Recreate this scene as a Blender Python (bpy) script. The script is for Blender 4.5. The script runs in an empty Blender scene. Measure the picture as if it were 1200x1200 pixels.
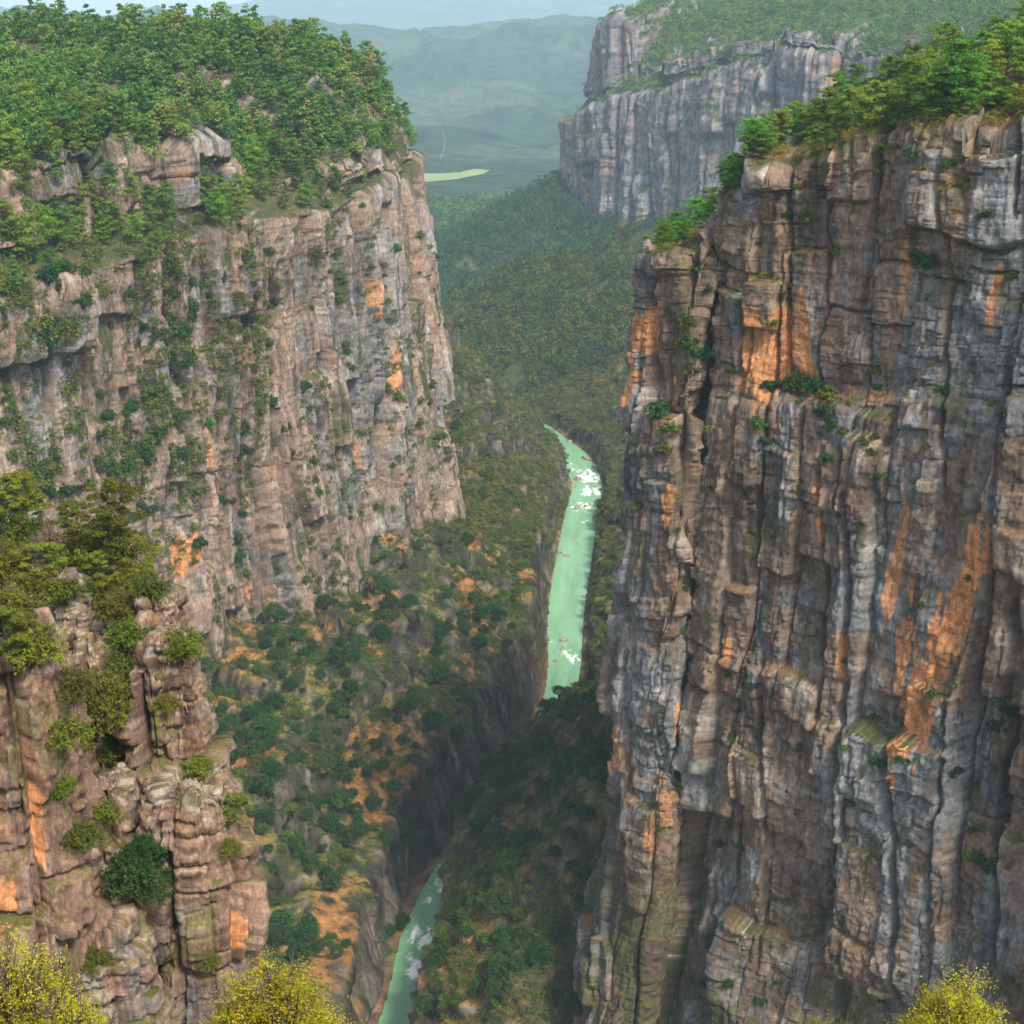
import bpy, math, random
import numpy as np
from mathutils import Vector, Matrix
C = bpy.context.scene.collection
random.seed(5)
rng = np.random.default_rng(5)
rad = math.radians

# ------------------------------------------------------------------ camera
FOC = 1742.0                     # focal length in pixels of the 1200 px photograph
PITCH = rad(18.1)
CP, SP = math.cos(PITCH), math.sin(PITCH)
cam_d = bpy.data.cameras.new('camera')
cam = bpy.data.objects.new('camera', cam_d)
C.objects.link(cam)
cam.rotation_euler = (math.pi/2 - PITCH, 0, 0)
cam_d.sensor_width = 36.0
cam_d.lens = 36.0*FOC/1200.0
cam_d.clip_start = 0.5
cam_d.clip_end = 60000
bpy.context.scene.camera = cam

def ray(px, py):
    u = (px-600.0)/FOC; v = (600.0-py)/FOC
    return u, CP+v*SP, -SP+v*CP
def at(px, py, Y):
    """point seen at photo pixel px,py standing Y metres north of the viewpoint"""
    a, b, c = ray(px, py)
    return np.array((a*Y/b, Y, c*Y/b))
def xat(px, Y, z=-130.0):
    return (px-600.0)/FOC*(Y*CP - z*SP)
def zat(py, Y):
    return -Y*math.tan(PITCH - math.atan((600.0-py)/FOC))
def onz(px, py, z):
    a, b, c = ray(px, py); k = z/c
    return (a*k, b*k)
def proj(P):
    x, y, z = P[..., 0], P[..., 1], P[..., 2]
    dep = np.maximum(y*CP - z*SP, 1e-3)
    return 600+FOC*x/dep, 600-FOC*(y*SP+z*CP)/dep

# ------------------------------------------------------------------ noise
def _hash(ix, iy, iz, seed):
    with np.errstate(over='ignore'):
        n = (ix.astype(np.uint32)*np.uint32(374761393)) ^ (iy.astype(np.uint32)*np.uint32(668265263)) \
            ^ (iz.astype(np.uint32)*np.uint32(2147483647)) ^ np.uint32((seed*974711+12345) & 0xffffffff)
        n = (n ^ (n >> np.uint32(13)))*np.uint32(1274126177)
        n = (n ^ (n >> np.uint32(16)))*np.uint32(2246822519)
        n = n ^ (n >> np.uint32(15))
    return n.astype(np.float64)/4294967295.0
_Z = np.zeros(1, np.int64)
def h1(i, seed): return _hash(np.asarray(i, dtype=np.int64), _Z, _Z, seed)
def h2(i, j, seed): return _hash(np.asarray(i, dtype=np.int64), np.asarray(j, dtype=np.int64), _Z, seed)
def vn2(x, y, seed=0):
    x = np.asarray(x, dtype=np.float64); y = np.asarray(y, dtype=np.float64)
    ix = np.floor(x).astype(np.int64); iy = np.floor(y).astype(np.int64)
    fx = x-ix; fy = y-iy
    fx = fx*fx*fx*(fx*(fx*6-15)+10); fy = fy*fy*fy*(fy*(fy*6-15)+10)
    a = h2(ix, iy, seed); b = h2(ix+1, iy, seed); c = h2(ix, iy+1, seed); d = h2(ix+1, iy+1, seed)
    return ((a+(b-a)*fx)*(1-fy)+(c+(d-c)*fx)*fy)*2-1
def fbm(x, y, seed=0, o=4, g=0.5):
    v = 0; a = 1.0; t = 0
    for k in range(o):
        cs, sn = math.cos(k*1.1), math.sin(k*1.1)
        v = v+a*vn2((x*cs-y*sn)*2.03**k+k*17.3, (x*sn+y*cs)*2.03**k-k*9.7, seed+k*31)
        t += a; a *= g
    return v/t*1.5
def ss(a, b, x):
    t = np.clip((x-a)/(b-a), 0, 1)
    return t*t*(3-2*t)

# ------------------------------------------------------------------ mesh helpers
def mesh_from(name, V, F, mat=None, col=None, smooth=True, fattr=None):
    """V (n,3), F (m,k) equal-sized faces -> object"""
    me = bpy.data.meshes.new(name)
    V = np.ascontiguousarray(V, dtype=np.float32); F = np.ascontiguousarray(F, dtype=np.int32)
    m, k = F.shape
    me.vertices.add(len(V)); me.vertices.foreach_set('co', V.ravel())
    me.loops.add(m*k); me.loops.foreach_set('vertex_index', F.ravel())
    me.polygons.add(m)
    me.polygons.foreach_set('loop_start', np.arange(0, m*k, k, dtype=np.int32))
    me.polygons.foreach_set('loop_total', np.full(m, k, dtype=np.int32))
    if smooth: me.polygons.foreach_set('use_smooth', np.ones(m, dtype=bool))
    me.update(calc_edges=True)
    if col is not None:
        a = me.attributes.new('tone', 'FLOAT_COLOR', 'POINT')
        c4 = np.ones((len(V), 4), np.float32); c4[:, :3] = col
        a.data.foreach_set('color', c4.ravel())
    if fattr is not None:
        a = me.attributes.new('tint', 'FLOAT', 'FACE')
        a.data.foreach_set('value', np.ascontiguousarray(fattr, dtype=np.float32))
    o = bpy.data.objects.new(name, me)
    if mat is not None: me.materials.append(mat)
    C.objects.link(o)
    return o
def grid_faces(n, m, wrap=False):
    i = np.arange(n if wrap else n-1)[:, None]; j = np.arange(m-1)[None, :]
    i2 = (i+1) % n
    return np.stack([i*m+j, i2*m+j, i2*m+j+1, i*m+j+1], -1).reshape(-1, 4)
def grid_normals(P, wrap=False):
    if wrap:
        du = np.roll(P, -1, 0)-np.roll(P, 1, 0)
    else:
        du = np.gradient(P, axis=0)
    dv = np.gradient(P, axis=1)
    N = np.cross(du, dv)
    return N/np.maximum(np.linalg.norm(N, axis=-1, keepdims=True), 1e-9)
def tag(o, label=None, cat=None, group=None, kind=None):
    if label: o['label'] = label
    if cat: o['category'] = cat
    if group: o['group'] = group
    if kind: o['kind'] = kind
    return o

# ------------------------------------------------------------------ rock
def cells(s, t, w, h, seed, jit=0.38):
    x = s/w; c = np.floor(x).astype(np.int64)
    J = lambda k: (h1(k, seed)-.5)*2*jit
    c = np.where(x < c+J(c), c-1, np.where(x > c+1+J(c+1), c+1, c))
    l = c+J(c); r = c+1+J(c+1)
    f = (x-l)/(r-l)
    dl = (x-l)*w; dr = (r-x)*w
    hh = h*(0.7+0.7*h1(c, seed+1))
    y = t/hh+h1(c, seed+2)*7.3
    q = np.floor(y).astype(np.int64)
    K = lambda k: (h2(c, k, seed+3)-.5)*2*jit
    q = np.where(y < q+K(q), q-1, np.where(y > q+1+K(q+1), q+1, q))
    b = q+K(q); u = q+1+K(q+1)
    g = (y-b)/(u-b)
    db = (y-b)*hh; du = (u-y)*hh
    return dict(c=c, q=q, f=f, g=g, dl=dl, dr=dr, db=db, du=du, id=h2(c, q, seed+4),
                sl=h1(c, seed+5), sr=h1(c+1, seed+5), sb=h2(c, q, seed+6), su=h2(c, q+1, seed+6))
def rock(s, t, seed, levels, nz=(1.0, .35, .12), rubble=None, aniso=1.0):
    """outward displacement in metres and a block tint, from face coordinates in metres"""
    wob = 3.2*vn2(s/37, t/52, seed)+1.3*vn2(s/11, t/16, seed+1)+.4*vn2(s/3, t/4.1, seed+2)+.12*vn2(s/.9, t/1.1, seed+6)
    wot = 2.4*vn2(s/19, t/37, seed+3)+1.0*vn2(s/6, t/9, seed+4)+.3*vn2(s/2, t/2.6, seed+5)
    R = np.zeros_like(s); T = np.zeros_like(s)
    for k, (w, h, off, bul, crk, cw, hor) in enumerate(levels):
        d = cells(s+wob*min(1, w/8), t+wot*min(1, h/14), w, h, seed+100*k+7, .46)
        g = 1.0
        if k >= 2:
            g = np.clip(.55+.8*fbm(s/16, t/20, seed+80+k, 2), .1, 1.25)
            if rubble is not None: g = np.maximum(g, 1.3*rubble)
        u = (d['id']-.5)*2
        R += g*off*np.sign(u)*np.abs(u)**1.7
        hA = h2(d['c'], d['q'], seed+300+k)-.5; hB = h2(d['q'], d['c'], seed+310+k)-.5
        R += g*(.42*hA*w*(d['f']-.5)*min(1, off/(.1*w))+.16*hB*h*(d['g']-.5)*min(1, off/(.1*w)))
        e = np.abs(2*d['f']-1)
        R += g*bul*((1-e**9)+.5*(1-np.abs(2*d['g']-1)**9))
        fade = np.clip(.55+1.1*vn2(s/(w*2), t/(h*1.1), seed+60+k), 0, 1.3)
        pw = lambda q: np.clip(q*2.0-.8, 0, 1.2)
        R -= g*crk*fade*(pw(d['sl'])*np.exp(-(d['dl']/cw)**2)+pw(d['sr'])*np.exp(-(d['dr']/cw)**2))
        R -= g*hor*(pw(d['sb'])*np.exp(-(d['db']/(cw*.7))**2)+pw(d['su'])*np.exp(-(d['du']/(cw*.7))**2))
        T += u*(.2 if k == 0 else .34)*np.minimum(g, 1)
    bed = t+2.2*vn2(s/34, t/60, seed+70)
    R += nz[0]*.45*fbm(bed/3.4, s/45, seed+71, 3)
    R += nz[0]*1.2*fbm(s/12, t/(15*aniso), seed+72, 4)+nz[1]*fbm(s/2.6, t/(3.2*aniso), seed+73, 4)+nz[2]*fbm(s/.6, t/.7, seed+74, 2)
    # small hollows and scars
    R -= nz[1]*1.6*ss(.35, .8, fbm(s/3.5, t/(6*aniso), seed+75, 3))
    return R, T
def mixc(a, b, m):
    return a*(1-m[..., None])+np.asarray(b)*m[..., None]
def rock_colour(s, t, T, nzv, seed, brown, grey, pale, dark, orange_spots=(), orange_amt=.5, moss=(.07, .075, .028), soil=(.2, .115, .06), mossy=.5, orange=(.60, .27, .11), moss_t=9.0, lowmoss_dark=None):
    """the rock's own colours: iron stain, blue-grey water stain, lichen, plants in the joints; plus some painted shade"""
    c = np.broadcast_to(np.asarray(brown), s.shape+(3,)).copy()
    lf = fbm(s/26, t/55, seed+200, 4)
    st = fbm(s/3.2, t/45, seed+201, 4)
    lf = lf+.5*fbm(s/8, t/10, seed+230, 3)
    c = mixc(c, grey, np.clip(ss(-.05, .5, lf+.4*st)*.95, 0, 1))
    c = mixc(c, pale, np.clip(ss(.25, .8, fbm(s/2.6, t/14, seed+202, 4)+.45*fbm(s/9, t/9, seed+208, 3)), 0, 1)*.5)
    c = mixc(c, dark, ss(.25, .85, .7*fbm(s/2.2, t/17, seed+203, 4)+.7*fbm(s/15, t/19, seed+204, 4))*.7)
    c *= (1+.5*T+.3*fbm(s/.9, t/1.3, seed+205, 3)+.18*fbm(s/4, t/6, seed+209, 3))[..., None]
    om = np.zeros_like(s)
    for (s0, t0, rs, rt, lean, k) in orange_spots:
        a = (s-s0-lean*(t-t0))/rs; b = (t-t0)/rt
        edge = .45*fbm(s/1.6, t/9, seed+206, 4)+.25*fbm(s/5, t/5, seed+207, 2)
        om = np.maximum(om, k*ss(.07, -.09, np.sqrt(a*a+b*b)-1+edge+.3*fbm(s/.8, t/12, seed+213, 2)))
    small = ss(.52, .8, fbm(s/2.4, t/11, seed+210, 3)+.35*fbm(s/30, t/30, seed+211, 2))*orange_amt
    om = np.clip(np.maximum(om, small), 0, 1)
    oc = np.asarray(orange)*(1+.3*fbm(s/1.2, t/6, seed+212, 3))[..., None]
    c = c*(1-om[..., None])+oc*om[..., None]
    # plants and soil where the rock is flat enough to hold them
    gn = fbm(s/3, t/3, seed+220, 3)
    up = ss(.38, .62, nzv+.18*gn)
    soilc = mixc(np.broadcast_to(np.asarray(soil), c.shape).copy(), moss, ss(-.3, .3, fbm(s/6, t/6, seed+221, 3)))
    c = c*(1-up[..., None])+soilc*up[..., None]
    mo = ss(.28, .6, fbm(s/5, t/moss_t, seed+222, 4)+.25*gn+.5*(nzv-.1))*mossy
    if lowmoss_dark is not None:
        lm = ss(lowmoss_dark[0], lowmoss_dark[1], t)*ss(-.35, .35, fbm(s/6, t/8, seed+223, 4)+.3*gn)
        mo = np.maximum(mo, .9*lm); c = c*(1-.45*ss(lowmoss_dark[0], lowmoss_dark[1], t)*ss(-.3, .4, fbm(s/9, t/20, seed+224, 3)))[..., None]  # moss thickens and the rock itself gets darker towards the foot
    c = c*(1-mo[..., None])+np.asarray(moss)*(1+.4*gn)[..., None]*mo[..., None]
    return np.clip(c, .008, .9)

def smooth1(a, n):
    k = np.hanning(n+2)[1:-1]; k /= k.sum()
    p = np.pad(a, [(n//2, n//2)]+[(0, 0)]*(a.ndim-1), mode='edge')
    return np.stack([np.convolve(p[:, i], k, 'valid') for i in range(a.shape[1])], 1)[:len(a)]

def sheet(ctrl, ds_of, seg_rows, smooth_m=14):
    """ctrl: list of (x, y, inx, iny, [(d, z) ...]) ; returns base grid (ns, nt, 3), s arc (ns,), tau (ns, nt)"""
    P = np.array([c[:2] for c in ctrl], float); I = np.array([c[2:4] for c in ctrl], float)
    Q = np.array([c[4] for c in ctrl], float)                     # (nc, K, 2)
    L = np.concatenate([[0], np.cumsum(np.linalg.norm(np.diff(P, axis=0), axis=1))])
    ks = np.arange(len(L)); s = [0.0]
    while s[-1] < L[-1]:
        s.append(s[-1]+ds_of(np.interp(s[-1], L, ks)))
    s = np.array(s)
    fin = np.linspace(0, L[-1], int(L[-1]/.5)+2); w = max(3, int(smooth_m/.5))
    pf = smooth1(np.stack([np.interp(fin, L, P[:, i]) for i in (0, 1)], 1), w)
    inf = smooth1(np.stack([np.interp(fin, L, I[:, i]) for i in (0, 1)], 1), w)
    qf = smooth1(np.stack([np.interp(fin, L, Q[:, k, i]) for k in range(Q.shape[1]) for i in (0, 1)], 1), w)
    pos = np.stack([np.interp(s, fin, pf[:, i]) for i in (0, 1)], 1)
    inn = np.stack([np.interp(s, fin, inf[:, i]) for i in (0, 1)], 1)
    inn /= np.linalg.norm(inn, axis=1, keepdims=True)
    q = np.stack([np.interp(s, fin, qf[:, i]) for i in range(qf.shape[1])], 1).reshape(len(s), -1, 2)
    cols = []; 
    for k, n in enumerate(seg_rows):
        f = np.linspace(0, 1, n, endpoint=(k == len(seg_rows)-1))[None, :, None]
        cols.append(q[:, k, None]*(1-f)+q[:, k+1, None]*f)
    dz = np.concatenate(cols, 1)                                  # (ns, nt, 2)
    B = np.empty(dz.shape[:2]+(3,))
    B[..., :2] = pos[:, None]+inn[:, None]*dz[..., :1]
    B[..., 2] = dz[..., 1]
    tau = np.concatenate([np.zeros((len(s), 1)), np.cumsum(np.linalg.norm(np.diff(dz, axis=1), axis=2), 1)], 1)
    tau = tau+dz[:, :1, 1]
    return B, s, tau, inn
def blur_t(N, n):
    for _ in range(n):
        N = (np.concatenate([N[:, :1], N[:, :-1]], 1)+2*N+np.concatenate([N[:, 1:], N[:, -1:]], 1))/4
        N = (np.concatenate([N[:1], N[:-1]], 0)+2*N+np.concatenate([N[1:], N[-1:]], 0))/4
    return N/np.maximum(np.linalg.norm(N, axis=-1, keepdims=True), 1e-9)

# ------------------------------------------------------------------ materials
def new_mat(name):
    m = bpy.data.materials.new(name); m.use_nodes = True
    nt = m.node_tree; nt.nodes.clear()
    out = nt.nodes.new('ShaderNodeOutputMaterial')
    return m, nt, out
def N_(nt, typ, **kw):
    n = nt.nodes.new(typ)
    for k, v in kw.items():
        if k in n.inputs: n.inputs[k].default_value = v
        else: setattr(n, k, v)
    return n
def rock_mat(name, scale, bump, rough=.9, crack=.32):
    """vertex tone broken up by fine procedural grain, pits, hairline cracks and a bump"""
    m, nt, out = new_mat(name); lk = nt.links.new
    b = N_(nt, 'ShaderNodeBsdfPrincipled', Roughness=rough); b.inputs['Specular IOR Level'].default_value = .2
    at_ = N_(nt, 'ShaderNodeAttribute', attribute_name='tone')
    geo = N_(nt, 'ShaderNodeNewGeometry')
    def mapped(sx, sz):
        mp = N_(nt, 'ShaderNodeMapping'); mp.inputs['Scale'].default_value = (sx, sx, sz); lk(geo.outputs['Position'], mp.inputs['Vector']); return mp.outputs[0]
    def rng_(v, a, b_, c, d):
        r = N_(nt, 'ShaderNodeMapRange')
        for i, x in enumerate((a, b_, c, d)): r.inputs[i+1].default_value = x
        lk(v, r.inputs[0]); return r.outputs[0]
    def mul(x, y):
        q = N_(nt, 'ShaderNodeMath', operation='MULTIPLY'); lk(x, q.inputs[0]); lk(y, q.inputs[1]); return q.outputs[0]
    n1 = N_(nt, 'ShaderNodeTexNoise', Scale=1.0, Detail=8.0, Roughness=.72); lk(mapped(scale, scale*.7), n1.inputs['Vector'])
    n2 = N_(nt, 'ShaderNodeTexNoise', Scale=1.0, Detail=4.0, Roughness=.6); lk(mapped(scale*1.2, scale*.12), n2.inputs['Vector'])
    n3 = N_(nt, 'ShaderNodeTexNoise', Scale=1.0, Detail=3.0, Roughness=.7); lk(mapped(scale*4.5, scale*3.6), n3.inputs['Vector'])
    vo = N_(nt, 'ShaderNodeTexVoronoi', feature='DISTANCE_TO_EDGE', Scale=1.0)
    wv = N_(nt, 'ShaderNodeVectorMath', operation='ADD'); lk(mapped(scale*.55, scale*.3), wv.inputs[0])
    ws = N_(nt, 'ShaderNodeVectorMath', operation='SCALE'); ws.inputs['Scale'].default_value = .5; lk(n1.outputs['Color'], ws.inputs[0]); lk(ws.outputs[0], wv.inputs[1])
    lk(wv.outputs[0], vo.inputs['Vector'])
    hr = rng_(vo.outputs['Distance'], 0, .045, 0, 1)
    gate = rng_(n2.outputs['Fac'], .48, .62, 0, crack)
    iv = N_(nt, 'ShaderNodeMath', operation='SUBTRACT'); iv.inputs[0].default_value = 1.0; lk(hr, iv.inputs[1])
    hm = mul(iv.outputs[0], gate)
    hs = N_(nt, 'ShaderNodeMath', operation='SUBTRACT'); hs.inputs[0].default_value = 1.0; lk(hm, hs.inputs[1]); hair = hs.outputs[0]
    f = mul(mul(rng_(n1.outputs['Fac'], .28, .72, .5, 1.5), rng_(n2.outputs['Fac'], .3, .7, .78, 1.22)), mul(rng_(n3.outputs['Fac'], .3, .7, .7, 1.3), hair))
    vm = N_(nt, 'ShaderNodeVectorMath', operation='SCALE'); lk(at_.outputs['Color'], vm.inputs[0]); lk(f, vm.inputs['Scale'])
    lk(vm.outputs[0], b.inputs['Base Color'])
    hh = N_(nt, 'ShaderNodeMath', operation='MULTIPLY_ADD'); lk(n3.outputs['Fac'], hh.inputs[0]); hh.inputs[1].default_value = .35
    h2_ = N_(nt, 'ShaderNodeMath', operation='MULTIPLY_ADD'); lk(hair, h2_.inputs[0]); h2_.inputs[1].default_value = .5; lk(n1.outputs['Fac'], h2_.inputs[2]); lk(h2_.outputs[0], hh.inputs[2])
    bm = N_(nt, 'ShaderNodeBump', Strength=1.0, Distance=bump)
    lk(hh.outputs[0], bm.inputs['Height']); lk(bm.outputs[0], b.inputs['Normal'])
    lk(b.outputs[0], out.inputs[0])
    return m
def leaf_mat(name, ca, cb, cc, trans=.25, hv=.12):
    """leaf colours ca..cb over a plant, cc for odd leaves; each plant a little different"""
    m, nt, out = new_mat(name); lk = nt.links.new
    ti = N_(nt, 'ShaderNodeAttribute', attribute_name='tint')
    oi = N_(nt, 'ShaderNodeObjectInfo')
    cr = N_(nt, 'ShaderNodeValToRGB')
    cr.color_ramp.elements[0].color = (*ca, 1); cr.color_ramp.elements[0].position = 0
    cr.color_ramp.elements[1].color = (*cb, 1); cr.color_ramp.elements[1].position = .85
    e = cr.color_ramp.elements.new(1.0); e.color = (*cc, 1)
    lk(ti.outputs['Fac'], cr.inputs[0])
    mr = N_(nt, 'ShaderNodeMapRange'); mr.inputs[3].default_value = .68; mr.inputs[4].default_value = 1.32
    lk(oi.outputs['Random'], mr.inputs[0])
    mr2 = N_(nt, 'ShaderNodeMapRange'); mr2.inputs[3].default_value = .5-hv*.35; mr2.inputs[4].default_value = .5+hv*.3
    sh = N_(nt, 'ShaderNodeMath', operation='FRACT'); m9 = N_(nt, 'ShaderNodeMath', operation='MULTIPLY'); m9.inputs[1].default_value = 7.77
    lk(oi.outputs['Random'], m9.inputs[0]); lk(m9.outputs[0], sh.inputs[0]); lk(sh.outputs[0], mr2.inputs[0])
    hs = N_(nt, 'ShaderNodeHueSaturation'); lk(cr.outputs[0], hs.inputs['Color']); lk(mr.outputs[0], hs.inputs['Value']); lk(mr2.outputs[0], hs.inputs['Hue'])
    d = N_(nt, 'ShaderNodeBsdfPrincipled', Roughness=.65); d.inputs['Specular IOR Level'].default_value = .25
    t = N_(nt, 'ShaderNodeBsdfTranslucent')
    lk(hs.outputs[0], d.inputs['Base Color']); lk(hs.outputs[0], t.inputs['Color'])
    mx = N_(nt, 'ShaderNodeMixShader'); mx.inputs[0].default_value = trans
    lk(d.outputs[0], mx.inputs[1]); lk(t.outputs[0], mx.inputs[2]); lk(mx.outputs[0], out.inputs[0])
    return m
def bark_mat(name, a, b_):
    m, nt, out = new_mat(name); lk = nt.links.new
    geo = N_(nt, 'ShaderNodeTexCoord')
    n = N_(nt, 'ShaderNodeTexNoise', Scale=6.0, Detail=4.0)
    lk(geo.outputs['Object'], n.inputs['Vector'])
    cr = N_(nt, 'ShaderNodeValToRGB'); cr.color_ramp.elements[0].color = (*a, 1); cr.color_ramp.elements[1].color = (*b_, 1)
    cr.color_ramp.elements[0].position = .35; cr.color_ramp.elements[1].position = .65
    lk(n.outputs['Fac'], cr.inputs[0])
    p = N_(nt, 'ShaderNodeBsdfPrincipled', Roughness=.9); lk(cr.outputs[0], p.inputs['Base Color']); lk(p.outputs[0], out.inputs[0])
    return m

# ------------------------------------------------------------------ light, sky, view
SUN_EL, SUN_AZ = rad(50), rad(148)      # azimuth clockwise from north (+Y)
w = bpy.data.worlds.new('World'); bpy.context.scene.world = w; w.use_nodes = True
wn = w.node_tree; bg = wn.nodes['Background']
sky = wn.nodes.new('ShaderNodeTexSky'); sky.sky_type = 'NISHITA'; sky.sun_disc = False
sky.sun_elevation = SUN_EL; sky.sun_rotation = SUN_AZ; sky.altitude = 400; sky.air_density = 1.0; sky.dust_density = 2.5; sky.ozone_density = 1.0
ov = wn.nodes.new('ShaderNodeHueSaturation'); ov.inputs['Saturation'].default_value = .5; ov.inputs['Value'].default_value = 1.12   # thin high cloud greys the sky
wn.links.new(sky.outputs[0], ov.inputs['Color']); wn.links.new(ov.outputs[0], bg.inputs['Color']); bg.inputs['Strength'].default_value = .072
sd = bpy.data.lights.new('sun', 'SUN'); sd.energy = 1.5; sd.angle = rad(10); sd.color = (1, .91, .78)
so = bpy.data.objects.new('sun', sd); C.objects.link(so)
sv = Vector((math.sin(SUN_AZ)*math.cos(SUN_EL), math.cos(SUN_AZ)*math.cos(SUN_EL), math.sin(SUN_EL)))
so.rotation_euler = sv.to_track_quat('Z', 'Y').to_euler()
so.location = sv*400
vs = bpy.context.scene.view_settings
bpy.context.scene.display_settings.display_device = 'sRGB'
vs.view_transform = 'Standard'; vs.look = 'None'; vs.gamma = 1; vs.exposure = 1.78; vs.use_curve_mapping = False
cy = bpy.context.scene.cycles
cy.max_bounces = 6; cy.diffuse_bounces = 3; cy.glossy_bounces = 2; cy.transmission_bounces = 2; cy.volume_bounces = 1; cy.transparent_max_bounces = 4
cy.use_denoising = True
try: cy.denoiser = 'OPENIMAGEDENOISE'
except Exception: pass
# ================================================================== TERRAIN
river_px = [(478, 1200), (495, 1100), (513, 1045), (531, 1003)]
river_px2 = [(648, 840), (662, 790), (662, 730), (668, 680), (675, 640), (682, 600), (690, 570), (680, 546), (664, 527), (650, 516)]
riv = [(-70, 60), (-62, 220), (-52, 320)]+[onz(x, y, -300) for x, y in river_px]+[(-6, 570)]+[onz(x, y, -300) for x, y in river_px2] \
    + [(20, 1150), (-50, 1200), (-150, 1300), (-240, 1450), (-230, 1700), (-150, 2000), (-250, 2500), (-260, 3600)]
riv = np.array(riv)
_f = np.linspace(0, len(riv)-1, 600)
rivf = smooth1(np.stack([np.interp(_f, np.arange(len(riv)), riv[:, i]) for i in (0, 1)], 1), 31)
HW = np.interp(rivf[:, 1], [0, 400, 440, 488, 506, 590, 622, 720, 800, 900, 1000, 1050, 1140, 1200, 4000],
               [8, 7.8, 7.6, 4.6, .4, .6, 6.2, 9.0, 10, 10.5, 10, 12, 7, 9, 14])
def river_dist(x, y):
    """signed distance to the river's middle (left bank negative) and its half width there"""
    sh = x.shape; x = x.ravel(); y = y.ravel()
    best = np.full(x.shape, 1e18); sd_ = np.zeros(x.shape); hw = np.zeros(x.shape)
    A = rivf[::4]; W = HW[::4]
    for k in range(len(A)-1):
        a, b = A[k], A[k+1]; d = b-a; l2 = d@d
        t = np.clip(((x-a[0])*d[0]+(y-a[1])*d[1])/l2, 0, 1)
        ex = x-a[0]-t*d[0]; ey = y-a[1]-t*d[1]
        q = ex*ex+ey*ey
        m = q < best
        best[m] = q[m]; sd_[m] = (np.sign(ex*d[1]-ey*d[0]))[m]; hw[m] = (W[k]+(W[k+1]-W[k])*t)[m]
    return (np.sqrt(best)*sd_).reshape(sh), hw.reshape(sh)
def seg_tent(x, y, pts, slope, round_=6.0):
    z = np.full(x.shape, -1e9)
    P = np.array(pts, float)
    for k in range(len(P)-1):
        a, b = P[k], P[k+1]; d = b[:2]-a[:2]; l2 = d@d
        t = np.clip(((x-a[0])*d[0]+(y-a[1])*d[1])/l2, 0, 1)
        dist = np.hypot(x-a[0]-t*d[0], y-a[1]-t*d[1])
        z = np.maximum(z, a[2]+(b[2]-a[2])*t-slope*(np.sqrt(dist*dist+round_**2)-round_))
    return z
def smax(a, b, k=6.0):
    h = np.clip(.5+.5*(a-b)/k, 0, 1)
    return b*(1-h)+a*h+k*h*(1-h)
ridgeA = [at(*p) for p in [(530, 368, 1450), (545, 348, 1430), (600, 322, 1400), (650, 296, 1370), (700, 284, 1380), (760, 258, 1350), (860, 225, 1300), (1000, 150, 1250)]]
ridgeB = [at(*p) for p in [(440, 350, 1720), (500, 340, 1720), (560, 280, 1750), (610, 235, 1800), (640, 212, 1850), (720, 205, 1900)]]
spurA = [at(*p) for p in [(640, 330, 1400), (625, 420, 1280), (640, 480, 1190)]]
spurB = [at(*p) for p in [(720, 290, 1370), (715, 400, 1240), (705, 500, 1150)]]
mesa_line = [(34, 1850), (95, 1770), (190, 1690), (290, 1600), (372, 1510), (520, 1330), (640, 1200)]
mesa_base = [(x, y, z) for (x, y), z in zip(mesa_line, (-192, -216, -222, -215, -210, -205, -200))]
spurR = [at(*p) for p in [(720, 905, 395), (690, 900, 422), (640, 892, 450), (600, 908, 472), (570, 938, 486), (552, 962, 490)]]
def terrace(h, step, n, amt, k=.3):
    q = h/step+n; f = q-np.floor(q)
    return h+amt*step*((np.floor(q)+ss(.5-k/2, .5+k/2, f))-q)
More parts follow.
